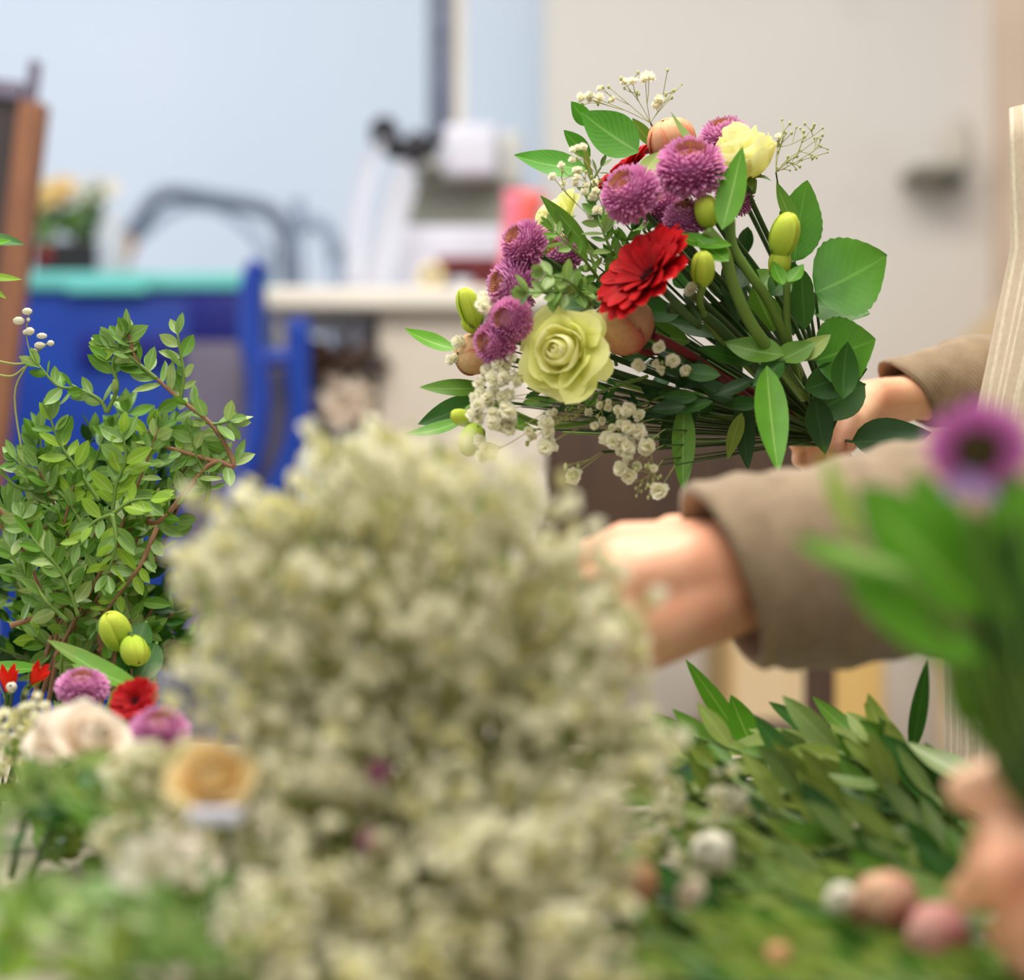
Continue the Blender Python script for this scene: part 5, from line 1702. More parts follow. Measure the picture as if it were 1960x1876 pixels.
# ------------------------------------------------------------------ greenery on the left
def box_bunch():
    base = W(150, 1330, 1.62)
    base.z = TZ + 0.012
    t = empty('greenery_bunch', base, 'bunch of small leaved green twigs standing up at the left edge', 'greenery')
    B1 = W(190, 1195, 1.60)
    rng = random.Random(31)
    S = 1.58
    main = [
        # woody tip branch over to the right
        ([(245, 950, 1.60), (300, 1000, 1.59), (400, 890, S), (446, 893, S), (430, 850, S), (398, 806, S), (345, 765, S), (300, 725, S), (262, 690, S), (246, 640, S)], 48, 'twig'),
        ([(345, 765, S), (352, 720, S), (346, 680, S), (340, 640, S)], 42, 'stem'),
        ([(300, 725, S), (270, 700, S), (232, 668, S), (210, 662, S)], 46, 'stem'),
        ([(205, 790, S), (190, 765, S), (150, 745, S), (110, 738, S), (75, 700, S)], 44, 'stem'),
        ([(205, 790, S), (225, 740, S), (215, 700, S), (232, 650, S)], 50, 'stem'),
        ([(190, 960, S), (150, 900, S), (115, 850, S), (98, 805, S)], 46, 'stem'),
        ([(160, 1010, S), (130, 960, S), (90, 925, S), (55, 905, S), (30, 880, S)], 42, 'stem'),
        ([(395, 806, S), (410, 812, S), (440, 806, S)], 46, 'stem'),
        ([(445, 893, S), (400, 880, S), (340, 862, S), (300, 850, S)], 40, 'twig'),
        ([(395, 960, S), (400, 920, S), (380, 880, S), (365, 830, S)], 38, 'stem'),
        ([(215, 985, 1.56), (222, 930, 1.56), (240, 880, 1.56), (235, 830, 1.56)], 50, 'stem'),
        ([(215, 985, 1.55), (250, 960, 1.55), (290, 955, 1.55)], 46, 'stem'),
        ([(215, 985, 1.55), (180, 1000, 1.55), (150, 1040, 1.55)], 46, 'stem'),
        ([(215, 985, 1.545), (222, 1040, 1.54), (205, 1100, 1.54)], 50, 'stem'),
        ([(300, 1010, 1.58), (270, 1080, 1.57), (240, 1120, 1.57), (190, 1190, 1.58)], 42, 'twig'),
        ([(20, 1198, 1.57), (70, 1180, 1.57), (140, 1150, 1.57)], 40, 'twig'),
        ([(0, 900, S), (30, 930, S), (60, 940, S)], 50, 'stem'), ([(-20, 960, S), (30, 1000, S), (90, 1010, S)], 50, 'twig'),
        ([(130, 1190, 1.56), (60, 1120, 1.56), (20, 1060, 1.56)], 46, 'stem'), ([(150, 1180, 1.56), (120, 1100, 1.56), (70, 1040, 1.56), (40, 990, 1.57)], 46, 'stem'),
    ]
    mats = [('box', 'box', 'boxlight', 'mid'), ('box', 'boxlight', 'mid'), ('box', 'boxyellow', 'mid')]
    for i, (p, lp, tw) in enumerate(main):
        q = [W(*a) for a in p]
        ms = ('boxyellow', 'box', 'boxyellow') if i in (10, 11, 12, 13) else mats[i % 3]
        sprig(t, 'branch', q, lp * 1.12, ms, 400 + i, 0.48, 20, 0.85, 0.0011 if tw == 'stem' else 0.0015, tw)
    HULL = [(-20, 880), (40, 830), (120, 790), (180, 720), (300, 740), (370, 800), (400, 900), (380, 980), (330, 1050), (300, 1130), (300, 1220), (200, 1270), (-20, 1280)]
    n = 0
    while n < 62:
        x, y = rng.uniform(-30, 380), rng.uniform(790, 1260)
        if not in_poly(x, y, HULL): continue
        n += 1
        d = rng.uniform(1.57, 1.70)
        bx, by = 160 + rng.uniform(-60, 60), max(y + 60, 1180 + rng.uniform(-60, 80))
        mx, my = (x * 0.55 + bx * 0.45) + rng.uniform(-30, 30), (y * 0.5 + by * 0.5)
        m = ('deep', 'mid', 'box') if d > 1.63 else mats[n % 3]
        sprig(t, 'branch', [W(bx, by, d + .02), W(mx, my, d + .01), W(x, y, d)], rng.uniform(42, 58), m, 500 + n, 0.48, 23, 0.85, 0.0011, rng.choice(('stem', 'twig')))
    for k in range(26):
        x, y = rng.uniform(20, 400), rng.uniform(1010, 1300)
        d = rng.uniform(1.66, 1.74)
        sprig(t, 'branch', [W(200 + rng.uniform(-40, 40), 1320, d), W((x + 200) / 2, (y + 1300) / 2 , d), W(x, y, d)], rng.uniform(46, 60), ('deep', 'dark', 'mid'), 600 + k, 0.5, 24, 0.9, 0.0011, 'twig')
    for k in range(10):
        mb = MB(); tube(mb, [W(160 + rng.uniform(-80, 90), 1180 + rng.uniform(-20, 60), 1.62), base + V((rng.uniform(-.05, .05), rng.uniform(-.03, .03), 0))], 0.0018, 6)
        mb.build('stem', G['twig'], t)
    # budded twig
    mb, bd = MB(), MB()
    P = [(70, 1000), (45, 880), (28, 760), (48, 705), (75, 670), (96, 655)]
    tube(mb, [W(x, y, 1.60) for x, y in P], 0.0007, 6)
    tube(mb, [W(-10, 690, 1.60), W(30, 697, 1.60), (W(62, 692, 1.60))], 0.0008, 6)
    tube(mb, [W(-5, 717, 1.60), W(24, 720, 1.60), W(48, 702, 1.60)], 0.0008, 6)
    tube(mb, [W(62, 690, 1.60), W(50, 640, 1.60), W(56, 600, 1.60)], 0.0004, 5)
    tw = mb.build('budded_twig', G['gypstem'], t)
    for x, y, r, s in ((52, 596, 7, 1.5), (36, 614, 8, 1.5), (57, 634, 8, 1.2), (54, 612, 4, 1), (48, 636, 5, 1), (80, 643, 6, 1.8), (97, 657, 6, 1.2), (76, 661, 7, 1.6), (66, 672, 5, 1.2)):
        ball(bd, W(x, y, 1.598), r * 1.6 / F, 0, (s, 1, 1))
    bd.build('buds', G['whitepetal'], tw)
    # leaves coming in at the left edge from a twig off the frame
    t2 = empty('leafy_twig', W(-60, 560, 1.6), 'single bright green leafy twig poking in over the wooden frame', 'greenery')
    mb = MB(); tube(mb, [W(-90, 1120, 1.64), W(-80, 760, 1.62), W(-50, 540, 1.60), W(-20, 470, 1.59)], 0.0013, 6)
    s = mb.build('stem', G['stem'], t2)
    for b, e, w, m in (((-40, 450, 1.59), (47, 468, 1.585), 34, 'dark'), ((-35, 470, 1.58), (22, 460, 1.575), 24, 'bright'), ((-45, 525, 1.60), (42, 535, 1.59), 24, 'boxyellow'), ((-30, 540, 1.6), (12, 572, 1.59), 14, 'boxyellow')):
        mb = MB(); leaf(mb, W(*b), W(*e), w * 1.6 / F, (0, -0.7, 0.7), 0.3)
        mb.build('leaf', G[m], t2)
box_bunch()

def lay_stem(loc, x, y, d):
    """a cut stem running from the flower head down to the table"""
    e = W(x, y, d); e.z = TZ + 0.004
    return [V(loc).lerp(e, 0.5) + V((0, 0, 0.004)), e]

def table_flowers():
    rng = random.Random(51)
    # flowers lying along the left of the table
    flower('star', 'red_flower', None, W(66, 1300, 1.52), (0.55, -0.3, 0.75), 34, 0.3, lay_stem(W(70, 1300, 1.55), 10, 1480, 1.62), label='red and green pointed bloom lying under the green leaf at left', cat='flower')
    flower('star', 'red_flower', None, W(14, 1312, 1.52), (0.12, -0.3, 0.9), 38, 1.0, lay_stem(W(22, 1310, 1.54), -40, 1480, 1.6), label='orange red pointed bloom at the left edge with a white bud before it', cat='flower')
    flower('whitebud', 'white_bud', None, W(22, 1316, 1.50), (0.0, -0.9, 0.4), 10, 1.0, lay_stem(W(22, 1316, 1.50), 0, 1500, 1.55), 0.001, label='tiny white bud before the orange red bloom at the left edge', cat='flower')
    flower('mumpale', 'pink_chrysanthemum', None, W(158, 1316, 1.46), (0.05, -0.4, 0.9), 52, 1.0, lay_stem(W(158, 1316, 1.46), 120, 1500, 1.55), label='flat mauve pink chrysanthemum lying left of the red carnation', cat='flower', squash=0.7)
    flower('gerbera', 'red_gerbera', None, W(260, 1345, 1.40), (-0.3, -0.75, 0.6), 54, 1.0, lay_stem(W(262, 1345, 1.4), 240, 1540, 1.5), label='blurred red bloom beside the gypsophila under the green leaf', cat='flower')
    flower('mumpale', 'pink_chrysanthemum', None, W(305, 1402, 1.30), (0.05, -0.55, 0.8), 58, 2.0, lay_stem(W(305, 1402, 1.3), 260, 1600, 1.4), label='blurred pink chrysanthemum above the apricot rose', cat='flower', squash=0.8)
    flower('creamrose', 'cream_rose', None, W(172, 1420, 1.24), (0.5, -0.6, 0.5), 62, 0.3, lay_stem(W(172, 1420, 1.24), 60, 1600, 1.3), label='blurred cream pink rose lying at left under the red bloom', cat='flower')
    flower('creamrose', 'cream_rose', None, W(108, 1410, 1.26), (-0.5, -0.6, 0.5), 50, 1.3, lay_stem(W(108, 1410, 1.26), 20, 1600, 1.3), label='paler cream rose, the more to the left of two lying together', cat='flower')
    flower('apricot', 'apricot_rose', None, W(408, 1495, 1.04), (0.05, -0.75, 0.6), 68, 0.8, lay_stem(W(405, 1495, 1.03), 470, 1680, 1.12), label='blurred apricot yellow rose beside the gypsophila', cat='flower')
    flower('greenbud', 'green_bud', None, W(222, 1208, 1.53), (-0.3, -0.5, 0.8), 30, 0.8, lay_stem(W(222, 1208, 1.53), 250, 1420, 1.6), label='yellow green freesia bud below the woody twig', cat='flower', squash=0.8)
    flower('greenbud', 'green_bud', None, W(258, 1245, 1.52), (0.3, -0.5, -0.6), 26, 1.8, lay_stem(W(262, 1250, 1.52), 280, 1440, 1.6), label='bright green bud lying just under the yellow green bud', cat='flower', squash=0.7)
    # cream paper tag and pale petals in the foreground
    t = empty('paper_strip', W(410, 1562, 1.02), 'white paper strip under the apricot rose', 'paper')
    mb = MB(); box(mb, (W(362, 0, 1.02).x, 1.015, W(0, 1578, 1.02).z), (W(462, 0, 1.02).x, 1.04, W(0, 1548, 1.02).z), bev=0.002)
    mb.build('strip', MT['white'], t)
    mb = MB(); tube(mb, [W(430, 1575, 1.10), W(445, 1680, 1.12), V((W(450, 0, 1.12).x, 1.12, TZ))], 0.0035, 8)
    mb.build('stick', MT['maroon'], t)
    # alstroemeria bloom: broad cream petals
    t = empty('white_lily', W(285, 1650, 1.02), 'blurred white open bloom low beside the gypsophila', 'flower')
    c = W(300, 1690, 0.99)
    for a, L, w in ((2.1, 105, 52), (1.35, 120, 50), (2.9, 85, 50), (0.6, 70, 40), (1.7, 90, 46)):
        mb = MB(); leaf(mb, c, c + V((math.cos(a), -0.35, math.sin(a))) * L * 1.02 / F, w * 1.02 / F, (-0.3 * math.cos(a), -0.9, 0.5), -0.7, 0.2, 0.6, 0.6)
        mb.build('petal', G['whitepetal'], t)
    mb = MB(); tube(mb, [c, c + V((0.01, 0.02, -0.01)), V((c.x + .02, c.y + .06, TZ + .004))], 0.002, 8)
    mb.build('stem', G['stem'], t)
    # big leaves at left
    for i, (b, e, w, m, n, lab) in enumerate((
            ((120, 1240, 1.52), (275, 1320, 1.46), 56, 'mid', (0.2, -0.7, 0.7), 'long green leaf lying over the pink chrysanthemum at left'),
            ((250, 1300, 1.53), (90, 1225, 1.50), 60, 'grey', (-0.2, -0.6, 0.8), 'grey green leaf lying under the box twigs'),
            ((-30, 1275, 1.56), (80, 1278, 1.55), 40, 'bright', (0, -0.6, 0.8), 'bright green leaf at the left edge above the red blooms'),
            ((280, 1190, 1.55), (230, 1290, 1.52), 60, 'dark', (0, -0.9, 0.4), 'dark green leaf below the yellow green bud'),
            ((300, 1230, 1.54), (262, 1310, 1.52), 56, 'dark', (0.2, -0.9, 0.3), 'dark green leaf touching the gypsophila above the red bloom'))):
        t = empty('loose_leaf', W(*b), lab, 'leaf')
        mb = MB(); leaf(mb, W(*b), W(*e), w * b[2] / F, n, 0.4, 0.2, 0.45, 0.75, 4, 10)
        mb.build('blade', G[m], t)
        p0 = W(*b); p1 = V((p0.x - 0.02, p0.y + 0.04, TZ + 0.003))
        mb = MB(); tube(mb, [p0, p0.lerp(p1, .5) + V((0, 0.01, 0)), p1], 0.0012, 6)
        mb.build('stalk', G['stem'], t)
    # foliage sprays in the front left
    FL = [
        ([(-30, 1560, 1.12), (60, 1500, 1.12), (140, 1470, 1.13), (200, 1500, 1.13)], 90, ('grey', 'boxlight'), 0.42),
        ([(260, 1640, 1.14), (190, 1560, 1.14), (120, 1500, 1.16)], 90, ('mid', 'olive'), 0.45),
        ([(240, 1560, 1.16), (170, 1520, 1.17), (110, 1540, 1.17)], 85, ('dark', 'dark'), 0.5),
        ([(-40, 1640, 1.06), (20, 1560, 1.08), (60, 1500, 1.1)], 80, ('dark', 'grey'), 0.45),
        ([(320, 1876, 0.98), (230, 1790, 0.98), (140, 1760, 0.98), (40, 1740, 0.98)], 110, ('grey', 'boxlight', 'box'), 0.42),
        ([(420, 1900, 0.97), (330, 1800, 0.97), (280, 1730, 0.98), (220, 1700, 0.99)], 110, ('box', 'boxlight'), 0.42),
        ([(260, 1930, 0.95), (200, 1860, 0.95), (120, 1810, 0.95), (60, 1800, 0.95)], 110, ('boxlight', 'olive'), 0.42),
        ([(-40, 1900, 0.93), (10, 1840, 0.93), (20, 1780, 0.93)], 110, ('boxyellow', 'bright'), 0.4),
        ([(440, 1760, 1.0), (400, 1700, 1.02), (360, 1740, 1.02)], 90, ('olive', 'box'), 0.4),
        ([(330, 1640, 1.1), (260, 1580, 1.1), (240, 1530, 1.12)], 80, ('box', 'boxlight'), 0.42),
        ([(120, 1900, 0.98), (220, 1870, 0.98), (330, 1880, 0.98), (440, 1870, 0.98)], 110, ('olive', 'boxlight'), 0.42),
        ([(-60, 1720, 1.03), (20, 1700, 1.03), (90, 1730, 1.03), (170, 1720, 1.03)], 100, ('boxlight', 'grey'), 0.42),
        ([(470, 1880, 0.96), (420, 1810, 0.98), (460, 1740, 1.0)], 90, ('olive', 'mid'), 0.4),
    ]
    labs = ['pale grey green spray lying at left under the cream roses', 'mid green spray left of the apricot rose', 'dark green spray under the cream roses at left',
            'dark green spray cut off by the left edge above the bare table', 'long pale grey green spray in the front left corner', 'pale green spray lying beside the gypsophila in front',
            'blurred pale olive spray along the bottom edge at left', 'bright yellow green leaves in the bottom left corner', 'olive spray below the white bloom',
            'small pale green spray under the white paper strip', 'flat olive spray along the very bottom edge at left', 'pale spray below the bare patch of table at left', 'olive leaves at the foot of the gypsophila']
    for i, (p, lp, ms, ra) in enumerate(FL):
        q = [W(*a) for a in p]
        for v in q: v.z = max(v.z, TZ + 0.006)
        t = empty('foliage_spray', q[0], labs[i], 'greenery', 'foliage sprays on the table')
        sprig(t, 'stem', q, lp, ms, 700 + i, ra, 34, 0.8, 0.0013, 'stem', True, 0.3, (0, -0.8, 0.6))
    for i in range(22):
        x, y = rng.uniform(-20, 300), rng.uniform(1330, 1560)
        d = 1.5 - (y - 1330) / 230.0 * 0.28 + rng.uniform(0.02, 0.07)
        q = [W(x + rng.uniform(-50, 50), y + 120, d + 0.05), W(x + rng.uniform(-30, 30), y + 60, d + .02), W(x, y, d)]
        for v in q: v.z = max(v.z, TZ + 0.006)
        t = empty('foliage_spray', q[0], 'short green spray in the blurred tangle under the left blooms', 'greenery', 'sprays in the left tangle')
        sprig(t, 'stem', q, rng.uniform(60, 85), rng.choice((('box', 'boxlight'), ('grey', 'boxlight'), ('olive', 'boxlight'), ('olive', 'box'))), 760 + i, 0.45, 26, 0.8, 0.0012, 'stem', True, 0.3, (0, -0.8, 0.6))
    t = empty('gypsophila_sprig', W(60, 1500, 1.4), 'loose cream gypsophila at the left edge below the orange red bloom', 'flowers')
    for k in range(14):
        p = W(rng.uniform(-30, 260), rng.uniform(1350, 1500), rng.uniform(1.36, 1.42))
        u = (V((-0.2, -0.6, 0.7)) + rand_unit(rng) * 0.4).normalized()
        mt = frame(p - u * 0.014, u, rng.random() * 6, 0.75)
        a = link('spray', SPRAYS[k % 6][0], t, mt)
        link('spray_stem', SPRAYS[k % 6][1], a, mt)
    t = empty('gypsophila_sprig', W(340, 1700, 1.05), 'loose cream gypsophila around the white bloom and apricot rose', 'flowers')
    for k in range(16):
        p = W(rng.uniform(215, 480), rng.uniform(1440, 1700), rng.uniform(1.08, 1.15))
        u = (V((-0.2, -0.6, 0.7)) + rand_unit(rng) * 0.4).normalized()
        mt = frame(p - u * 0.014, u, rng.random() * 6, 0.7)
        a = link('spray', SPRAYS[k % 6][0], t, mt)
        link('spray_stem', SPRAYS[k % 6][1], a, mt)
    # ---- right: pile of long leaved stems
    RS = [
        ([(1880, 1640, 1.36), (1700, 1560, 1.38), (1500, 1470, 1.42), (1330, 1410, 1.46)], 150), ([(1890, 1600, 1.38), (1720, 1500, 1.40), (1560, 1420, 1.43)], 150),
        ([(1860, 1690, 1.30), (1660, 1600, 1.34), (1450, 1530, 1.38), (1280, 1500, 1.40)], 160), ([(1840, 1720, 1.27), (1600, 1640, 1.30), (1400, 1580, 1.32), (1240, 1560, 1.33)], 150),
        ([(1900, 1560, 1.42), (1760, 1470, 1.44), (1640, 1420, 1.46), (1500, 1400, 1.48)], 150), ([(1820, 1760, 1.22), (1600, 1690, 1.24), (1420, 1640, 1.26), (1260, 1620, 1.27)], 140),
        ([(1900, 1660, 1.30), (1740, 1640, 1.31), (1560, 1580, 1.33), (1380, 1500, 1.36)], 150), ([(1880, 1760, 1.20), (1700, 1780, 1.18), (1500, 1760, 1.18), (1300, 1760, 1.18)], 130),
        ([(1900, 1820, 1.13), (1660, 1830, 1.12), (1420, 1830, 1.12), (1220, 1800, 1.13)], 130), ([(1800, 1880, 1.06), (1560, 1870, 1.06), (1330, 1880, 1.06), (1180, 1850, 1.07)], 130),
        ([(1640, 1760, 1.20), (1500, 1700, 1.22), (1360, 1720, 1.22), (1240, 1700, 1.22)], 120), ([(1500, 1860, 1.08), (1380, 1800, 1.1), (1280, 1740, 1.13), (1200, 1640, 1.18)], 110),
        ([(1900, 1700, 1.26), (1780, 1600, 1.30), (1680, 1500, 1.34)], 150), ([(1960, 1840, 1.1), (1840, 1860, 1.08), (1700, 1870, 1.07)], 120),
        ([(1700, 1640, 1.28), (1520, 1570, 1.31), (1380, 1480, 1.36), (1260, 1440, 1.40)], 140), ([(1880, 1620, 1.34), (1800, 1540, 1.37), (1730, 1470, 1.40), (1690, 1420, 1.42)], 130),
    ]
    RS.append(([(1500, 1510, 1.44), (1370, 1455, 1.46), (1230, 1425, 1.47)], 150))
    RS.append(([(1420, 1500, 1.42), (1320, 1465, 1.43), (1215, 1450, 1.44)], 140))
    for i in range(8):
        x = 1180 + i * 95
        RS.append(([(x + 240, 1905, 0.99), (x + 90, 1885, 1.0), (x - 60, 1890, 1.0)], 120))
    for i in range(24):
        x, y = rng.uniform(1180, 1800), rng.uniform(1660, 1910)
        d = 1.22 - (y - 1660) / 220.0 * 0.17
        RS.append(([(x + rng.uniform(160, 300), y + rng.uniform(-10, 60), d), (x + 90, y + rng.uniform(-20, 30), d), (x - 60, y + rng.uniform(-30, 30), d)], 120))
    for i in range(10):
        x, y = rng.uniform(1350, 1850), rng.uniform(1430, 1640)
        d = 1.47 - (y - 1430) / 210.0 * 0.2
        RS.append(([(x + 160, y + 90, d - .04), (x + 40, y + 30, d), (x - 110, y - 30, d)], 150))
    for i, (p, lp) in enumerate(RS):
        q = [W(*a) for a in p]
        for v in q: v.z = max(v.z, TZ + 0.006)
        t = empty('ruscus_stem', q[0], 'long leaved olive green stem in the pile on the right of the table', 'greenery', 'long leaved stems in the right pile')
        r2 = random.Random(800 + i)
        path = smooth_path(q, 8)
        mb = MB(); tube(mb, path, [0.0028, 0.0014], 8, sm=0)
        mb.build('stem', G[r2.choice(('stem', 'darkstem', 'stem'))], t)
        n = 9
        for k in range(n):
            a = path[int((k + 0.6) / n * (len(path) - 1))]
            tg = (path[min(len(path) - 1, int((k + 0.6) / n * (len(path) - 1)) + 1)] - path[max(0, int((k + 0.6) / n * (len(path) - 1)) - 1)]).normalized()
            sg = 1 if k % 2 else -1
            dr = (tg * 0.9 + V((r2.uniform(-.15, .15), r2.uniform(-.3, .1), 0.38 * sg + r2.uniform(-.1, .25)))).normalized()
            L = lp * a.y / F * r2.uniform(.7, 1.1)
            e = a + dr * L
            e.z = max(e.z, TZ + 0.004)
            mb = MB(); leaf(mb, a, e, L * r2.uniform(.28, .40), (r2.uniform(-.4, .4), -0.7, 0.7 + r2.uniform(-.3, .3)), r2.uniform(-.2, .7), 0.22, 0.45, 0.85, 4, 8)
            mb.build('leaf', G[r2.choice(('olive', 'olive', 'mid', 'olive', 'grey', 'dark'))], t)
    # sharp blades that rise from the pile
    for i, (b, e, w, m, n, lab) in enumerate((
            ((1420, 1420, 1.50), (1312, 1262, 1.50), 40, 'bright', (-0.5, -0.8, 0.3), 'bright green blade rising to the hand from the right pile'),
            ((1445, 1440, 1.49), (1398, 1330, 1.49), 58, 'bright', (0.1, -0.9, 0.3), 'broad bright green leaf at the foot of the rising blade'),
            ((1640, 1440, 1.46), (1495, 1370, 1.48), 56, 'bright', (0.1, -0.7, 0.7), 'rounded bright leaf on top of the right pile'),
            ((1850, 1560, 1.37), (1688, 1405, 1.40), 104, 'dark', (0.45, -0.8, 0.2), 'dark green pointed leaf rising before the fingers'),
            ((1890, 1500, 1.36), (1735, 1420, 1.40), 62, 'boxlight', (0.0, -0.7, 0.7), 'pale green leaf upper side lit beside the dark pointed leaf'),
            ((1680, 1530, 1.38), (1520, 1452, 1.40), 38, 'boxlight', (0.0, -0.5, 0.85), 'narrow pale shiny leaf across the middle of the right pile'),
            ((1700, 1480, 1.41), (1590, 1385, 1.44), 70, 'olive', (0.4, -0.8, 0.4), 'olive leaf with pale edge at the top of the right pile'),
            ((1420, 1570, 1.27), (1230, 1540, 1.27), 40, 'boxlight', (0.0, -0.5, 0.85), 'pale narrow leaf pointing left beside the gypsophila'),
            ((1700, 1600, 1.32), (1600, 1545, 1.32), 34, 'boxlight', (0.0, -0.6, 0.8), 'small pale leaf deep in the right pile'),
            ((1640, 1520, 1.42), (1480, 1420, 1.45), 60, 'dark', (0.0, -0.7, 0.7), 'dark leaf lying over the top of the right pile'),
            ((1745, 1440, 1.48), (1775, 1262, 1.46), 34, 'dark', (-0.3, -0.9, 0.1), 'dark upright leaf before the white wall under the sleeve'),
            ((1520, 1620, 1.30), (1340, 1560, 1.31), 54, 'olive', (0.0, -0.7, 0.7), 'olive leaf beside the small white bloom'))):
        t = empty('loose_leaf', W(*b), lab, 'leaf')
        mb = MB(); leaf(mb, W(*b), W(*e), w * b[2] / F, n, 0.35, 0.2, 0.4, 0.8, 4, 10)
        mb.build('blade', G[m], t)
        p0 = W(*b); p1 = p0 + V((0.03, 0.01, -0.02)); p1.z = max(TZ + 0.004, p1.z)
        mb = MB(); tube(mb, [p0, p0.lerp(p1, .5), p1], 0.0013, 6)
        mb.build('stalk', G['stem'], t)
    # buds and blooms lying in front of the pile
    FR = [('pinkbud', 1692, 1728, 1.09, (-0.35, -0.7, 0.45), 60, 'salmon pink rosebud, the upper of the two by the fingers', 'pink_rosebud'),
          ('pinkbud2', 1792, 1792, 1.055, (-0.7, -0.6, 0.1), 58, 'rose pink bud, the lower of the two by the fingers', 'pink_rosebud'),
          ('peach2', 1215, 1690, 1.10, (-0.4, -0.7, 0.5), 42, 'blurred peach bud at the edge of the gypsophila', 'peach_bud'),
          ('creamrose', 1318, 1706, 1.10, (0.5, -0.6, -0.3), 28, 'small cream pink bud right of the blurred peach bud', 'cream_bud'),
          ('whitebud', 1365, 1632, 1.16, (-0.3, -0.7, 0.4), 40, 'small white bloom with a brown base before the right pile', 'white_bloom'),
          ('whitebud', 1612, 1724, 1.11, (-0.2, -0.7, 0.4), 34, 'white bloom just left of the salmon rosebud', 'white_bloom'),
          ('peach', 1488, 1828, 1.03, (-0.2, -0.8, 0.4), 24, 'small brick pink bud low at the bottom edge', 'pink_bud'),
          ('peach', 1612, 1830, 1.08, (0.2, -0.8, 0.4), 18, 'tiny brownish bud low below the white bloom', 'pink_bud'),
          ('whitebud', 1405, 1535, 1.25, (-0.3, -0.8, 0.4), 26, 'small white bud lying on the stems above the white bloom', 'white_bud'),
          ('whitebud', 1090, 1630, 1.03, (-0.3, -0.8, 0.4), 20, 'pale bud low among the gypsophila', 'white_bud'),
          ('mum', 718, 1480, 1.06, (0.0, -0.7, 0.6), 26, 'small mauve chrysanthemum peeping through the gypsophila, higher of the pair', 'mauve_chrysanthemum'),
          ('mum', 715, 1610, 1.03, (0.0, -0.7, 0.4), 26, 'small mauve chrysanthemum peeping through the gypsophila, lower of the pair', 'mauve_chrysanthemum')]
    for kind, x, y, d, f, s, lab, nm in FR:
        flower(kind, nm, None, W(x, y, d), f, s, rng.random() * 6, lay_stem(W(x, y, d), x + 130, y + 20, d + 0.05), 0.002, 'darkstem' if kind != 'pinkbud' else 'stem', label=lab, cat='flower')
    # cream florets scattered right of the bunch
    t = empty('gypsophila_sprig', W(1350, 1600, 1.2), 'loose cream gypsophila stem over the left of the stem pile', 'flowers')
    for k in range(9):
        p = W(rng.uniform(1240, 1400), rng.uniform(1480, 1680), rng.uniform(1.20, 1.27))
        u = (V((0.2, -0.6, 0.7)) + rand_unit(rng) * 0.4).normalized()
        mt = frame(p - u * 0.012, u, rng.random() * 6, 0.62)
        a = link('spray', SPRAYS[k % 6][0], t, mt)
        link('spray_stem', SPRAYS[k % 6][1], a, mt)
table_flowers()

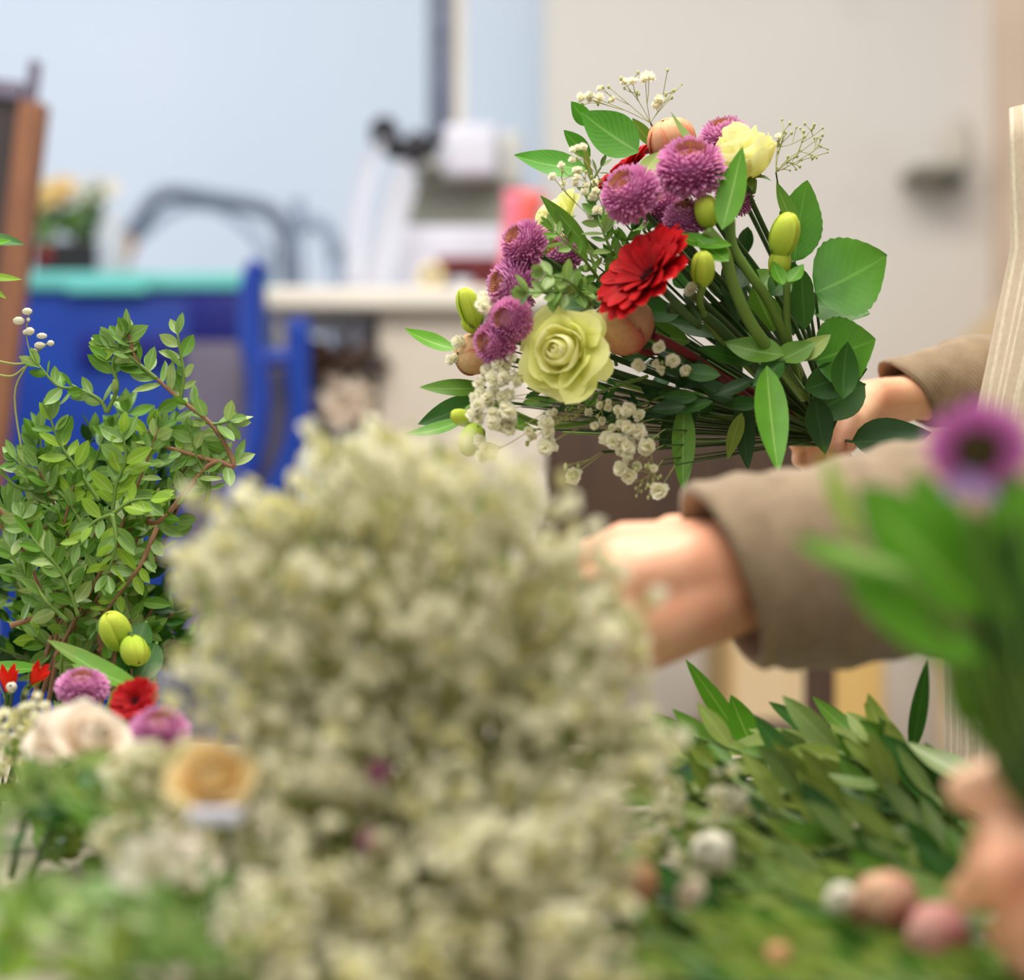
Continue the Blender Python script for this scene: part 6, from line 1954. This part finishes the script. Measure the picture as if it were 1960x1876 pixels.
# ------------------------------------------------------------------ the second bouquet, near the lens at the right
def near_bouquet():
    d = 0.955
    B = W(1960, 1500, 0.975)
    t = empty('hand_bouquet', B, 'out of focus green bouquet with a magenta bloom held at the right edge', 'bouquet')
    rng = random.Random(61)
    flower('aster', 'magenta_bloom', t, W(1872, 858, 0.95), (-0.15, -0.78, -0.42), 104, 0.5, [W(1930, 1000, 0.96), W(1950, 1200, 0.97), B], 0.003)
    mb = MB()
    for k in range(7):
        p = W(1850 + rng.uniform(-30, 30), 905 + rng.uniform(-15, 15), 0.94)
        leaf(mb, p, p + (V((rng.uniform(-.6, .8), -0.3, -0.6))).normalized() * 0.014, 0.008, (0, -1, 0.2))
    mb.build('bracts', G['lilac'], t)
    LV = [((1900, 1180, .955), (1640, 930, .94), 150, 'bright', (-0.2, -0.9, 0.4)), ((1880, 1260, .95), (1615, 1110, .93), 120, 'bright', (-0.1, -0.8, 0.6)),
          ((1760, 1110, .94), (1520, 1030, .93), 66, 'bright', (0, -0.8, 0.6)), ((1740, 1090, .935), (1570, 1035, .925), 42, 'boxlight', (0, -0.6, 0.8)),
          ((1640, 1040, .95), (1578, 865, .95), 40, 'boxyellow', (0.4, -0.9, 0.1)), ((1940, 1200, .95), (1860, 980, .93), 110, 'mid', (0.3, -0.9, 0.3)),
          ((1960, 1300, .96), (1900, 1040, .94), 100, 'dark', (-0.3, -0.9, 0.3)), ((1980, 1150, .96), (1930, 900, .95), 120, 'bright', (-0.3, -0.9, 0.3)),
          ((1990, 1260, .97), (1960, 1000, .96), 120, 'mid', (-0.3, -0.9, 0.3)), ((1930, 1400, .97), (1830, 1220, .95), 90, 'mid', (0.3, -0.9, 0.2)),
          ((1950, 1440, .975), (1840, 1330, .96), 80, 'mid', (0.1, -0.9, 0.4)), ((1960, 1420, .975), (1900, 1250, .965), 90, 'bright', (0.2, -0.9, 0.2)),
          ((1900, 1150, .955), (1745, 900, .96), 90, 'bright', (-0.2, -0.9, 0.3)), ((1990, 1380, .98), (1930, 1180, .97), 110, 'dark', (-0.2, -0.9, 0.3)),
          ((1870, 1230, .96), (1700, 1200, .95), 90, 'mid', (0, -0.8, 0.5)), ((2010, 1080, .97), (1960, 930, .96), 120, 'bright', (-0.2, -0.9, 0.3)),
          ((1880, 1340, .97), (1800, 1240, .965), 50, 'boxlight', (0.2, -0.8, 0.3)), ((1850, 1400, .97), (1810, 1270, .965), 34, 'mid', (0.2, -0.9, 0.1))]
    for b, e, w, m, n in LV:
        mb = MB(); leaf(mb, W(*b), W(*e), w * b[2] / F, n, 0.4, 0.2, 0.5, 0.7, 4, 10, 0, 0.01, rng)
        lo = mb.build('leaf', G[m], t)
        q = MB(); tube(q, [W(*b), W(*b).lerp(B, 0.6), B + rand_unit(rng) * 0.006], 0.0012, 6)
        q.build('leaf_stalk', G['stem'], lo)
    for k in range(16):
        x, y = rng.uniform(1800, 1990), rng.uniform(980, 1250)
        mb = MB(); tube(mb, [W(x, y, 0.96), W((x + 1960) / 2, (y + 1500) / 2, 0.975), B + rand_unit(rng) * 0.008, B + V((0.05 + rng.uniform(0, .02), 0.02, -0.03 - rng.uniform(0, .02)))], rng.uniform(.0012, .0026), 7)
        mb.build('stem', G[rng.choice(('stem', 'darkstem'))], t)
near_bouquet()
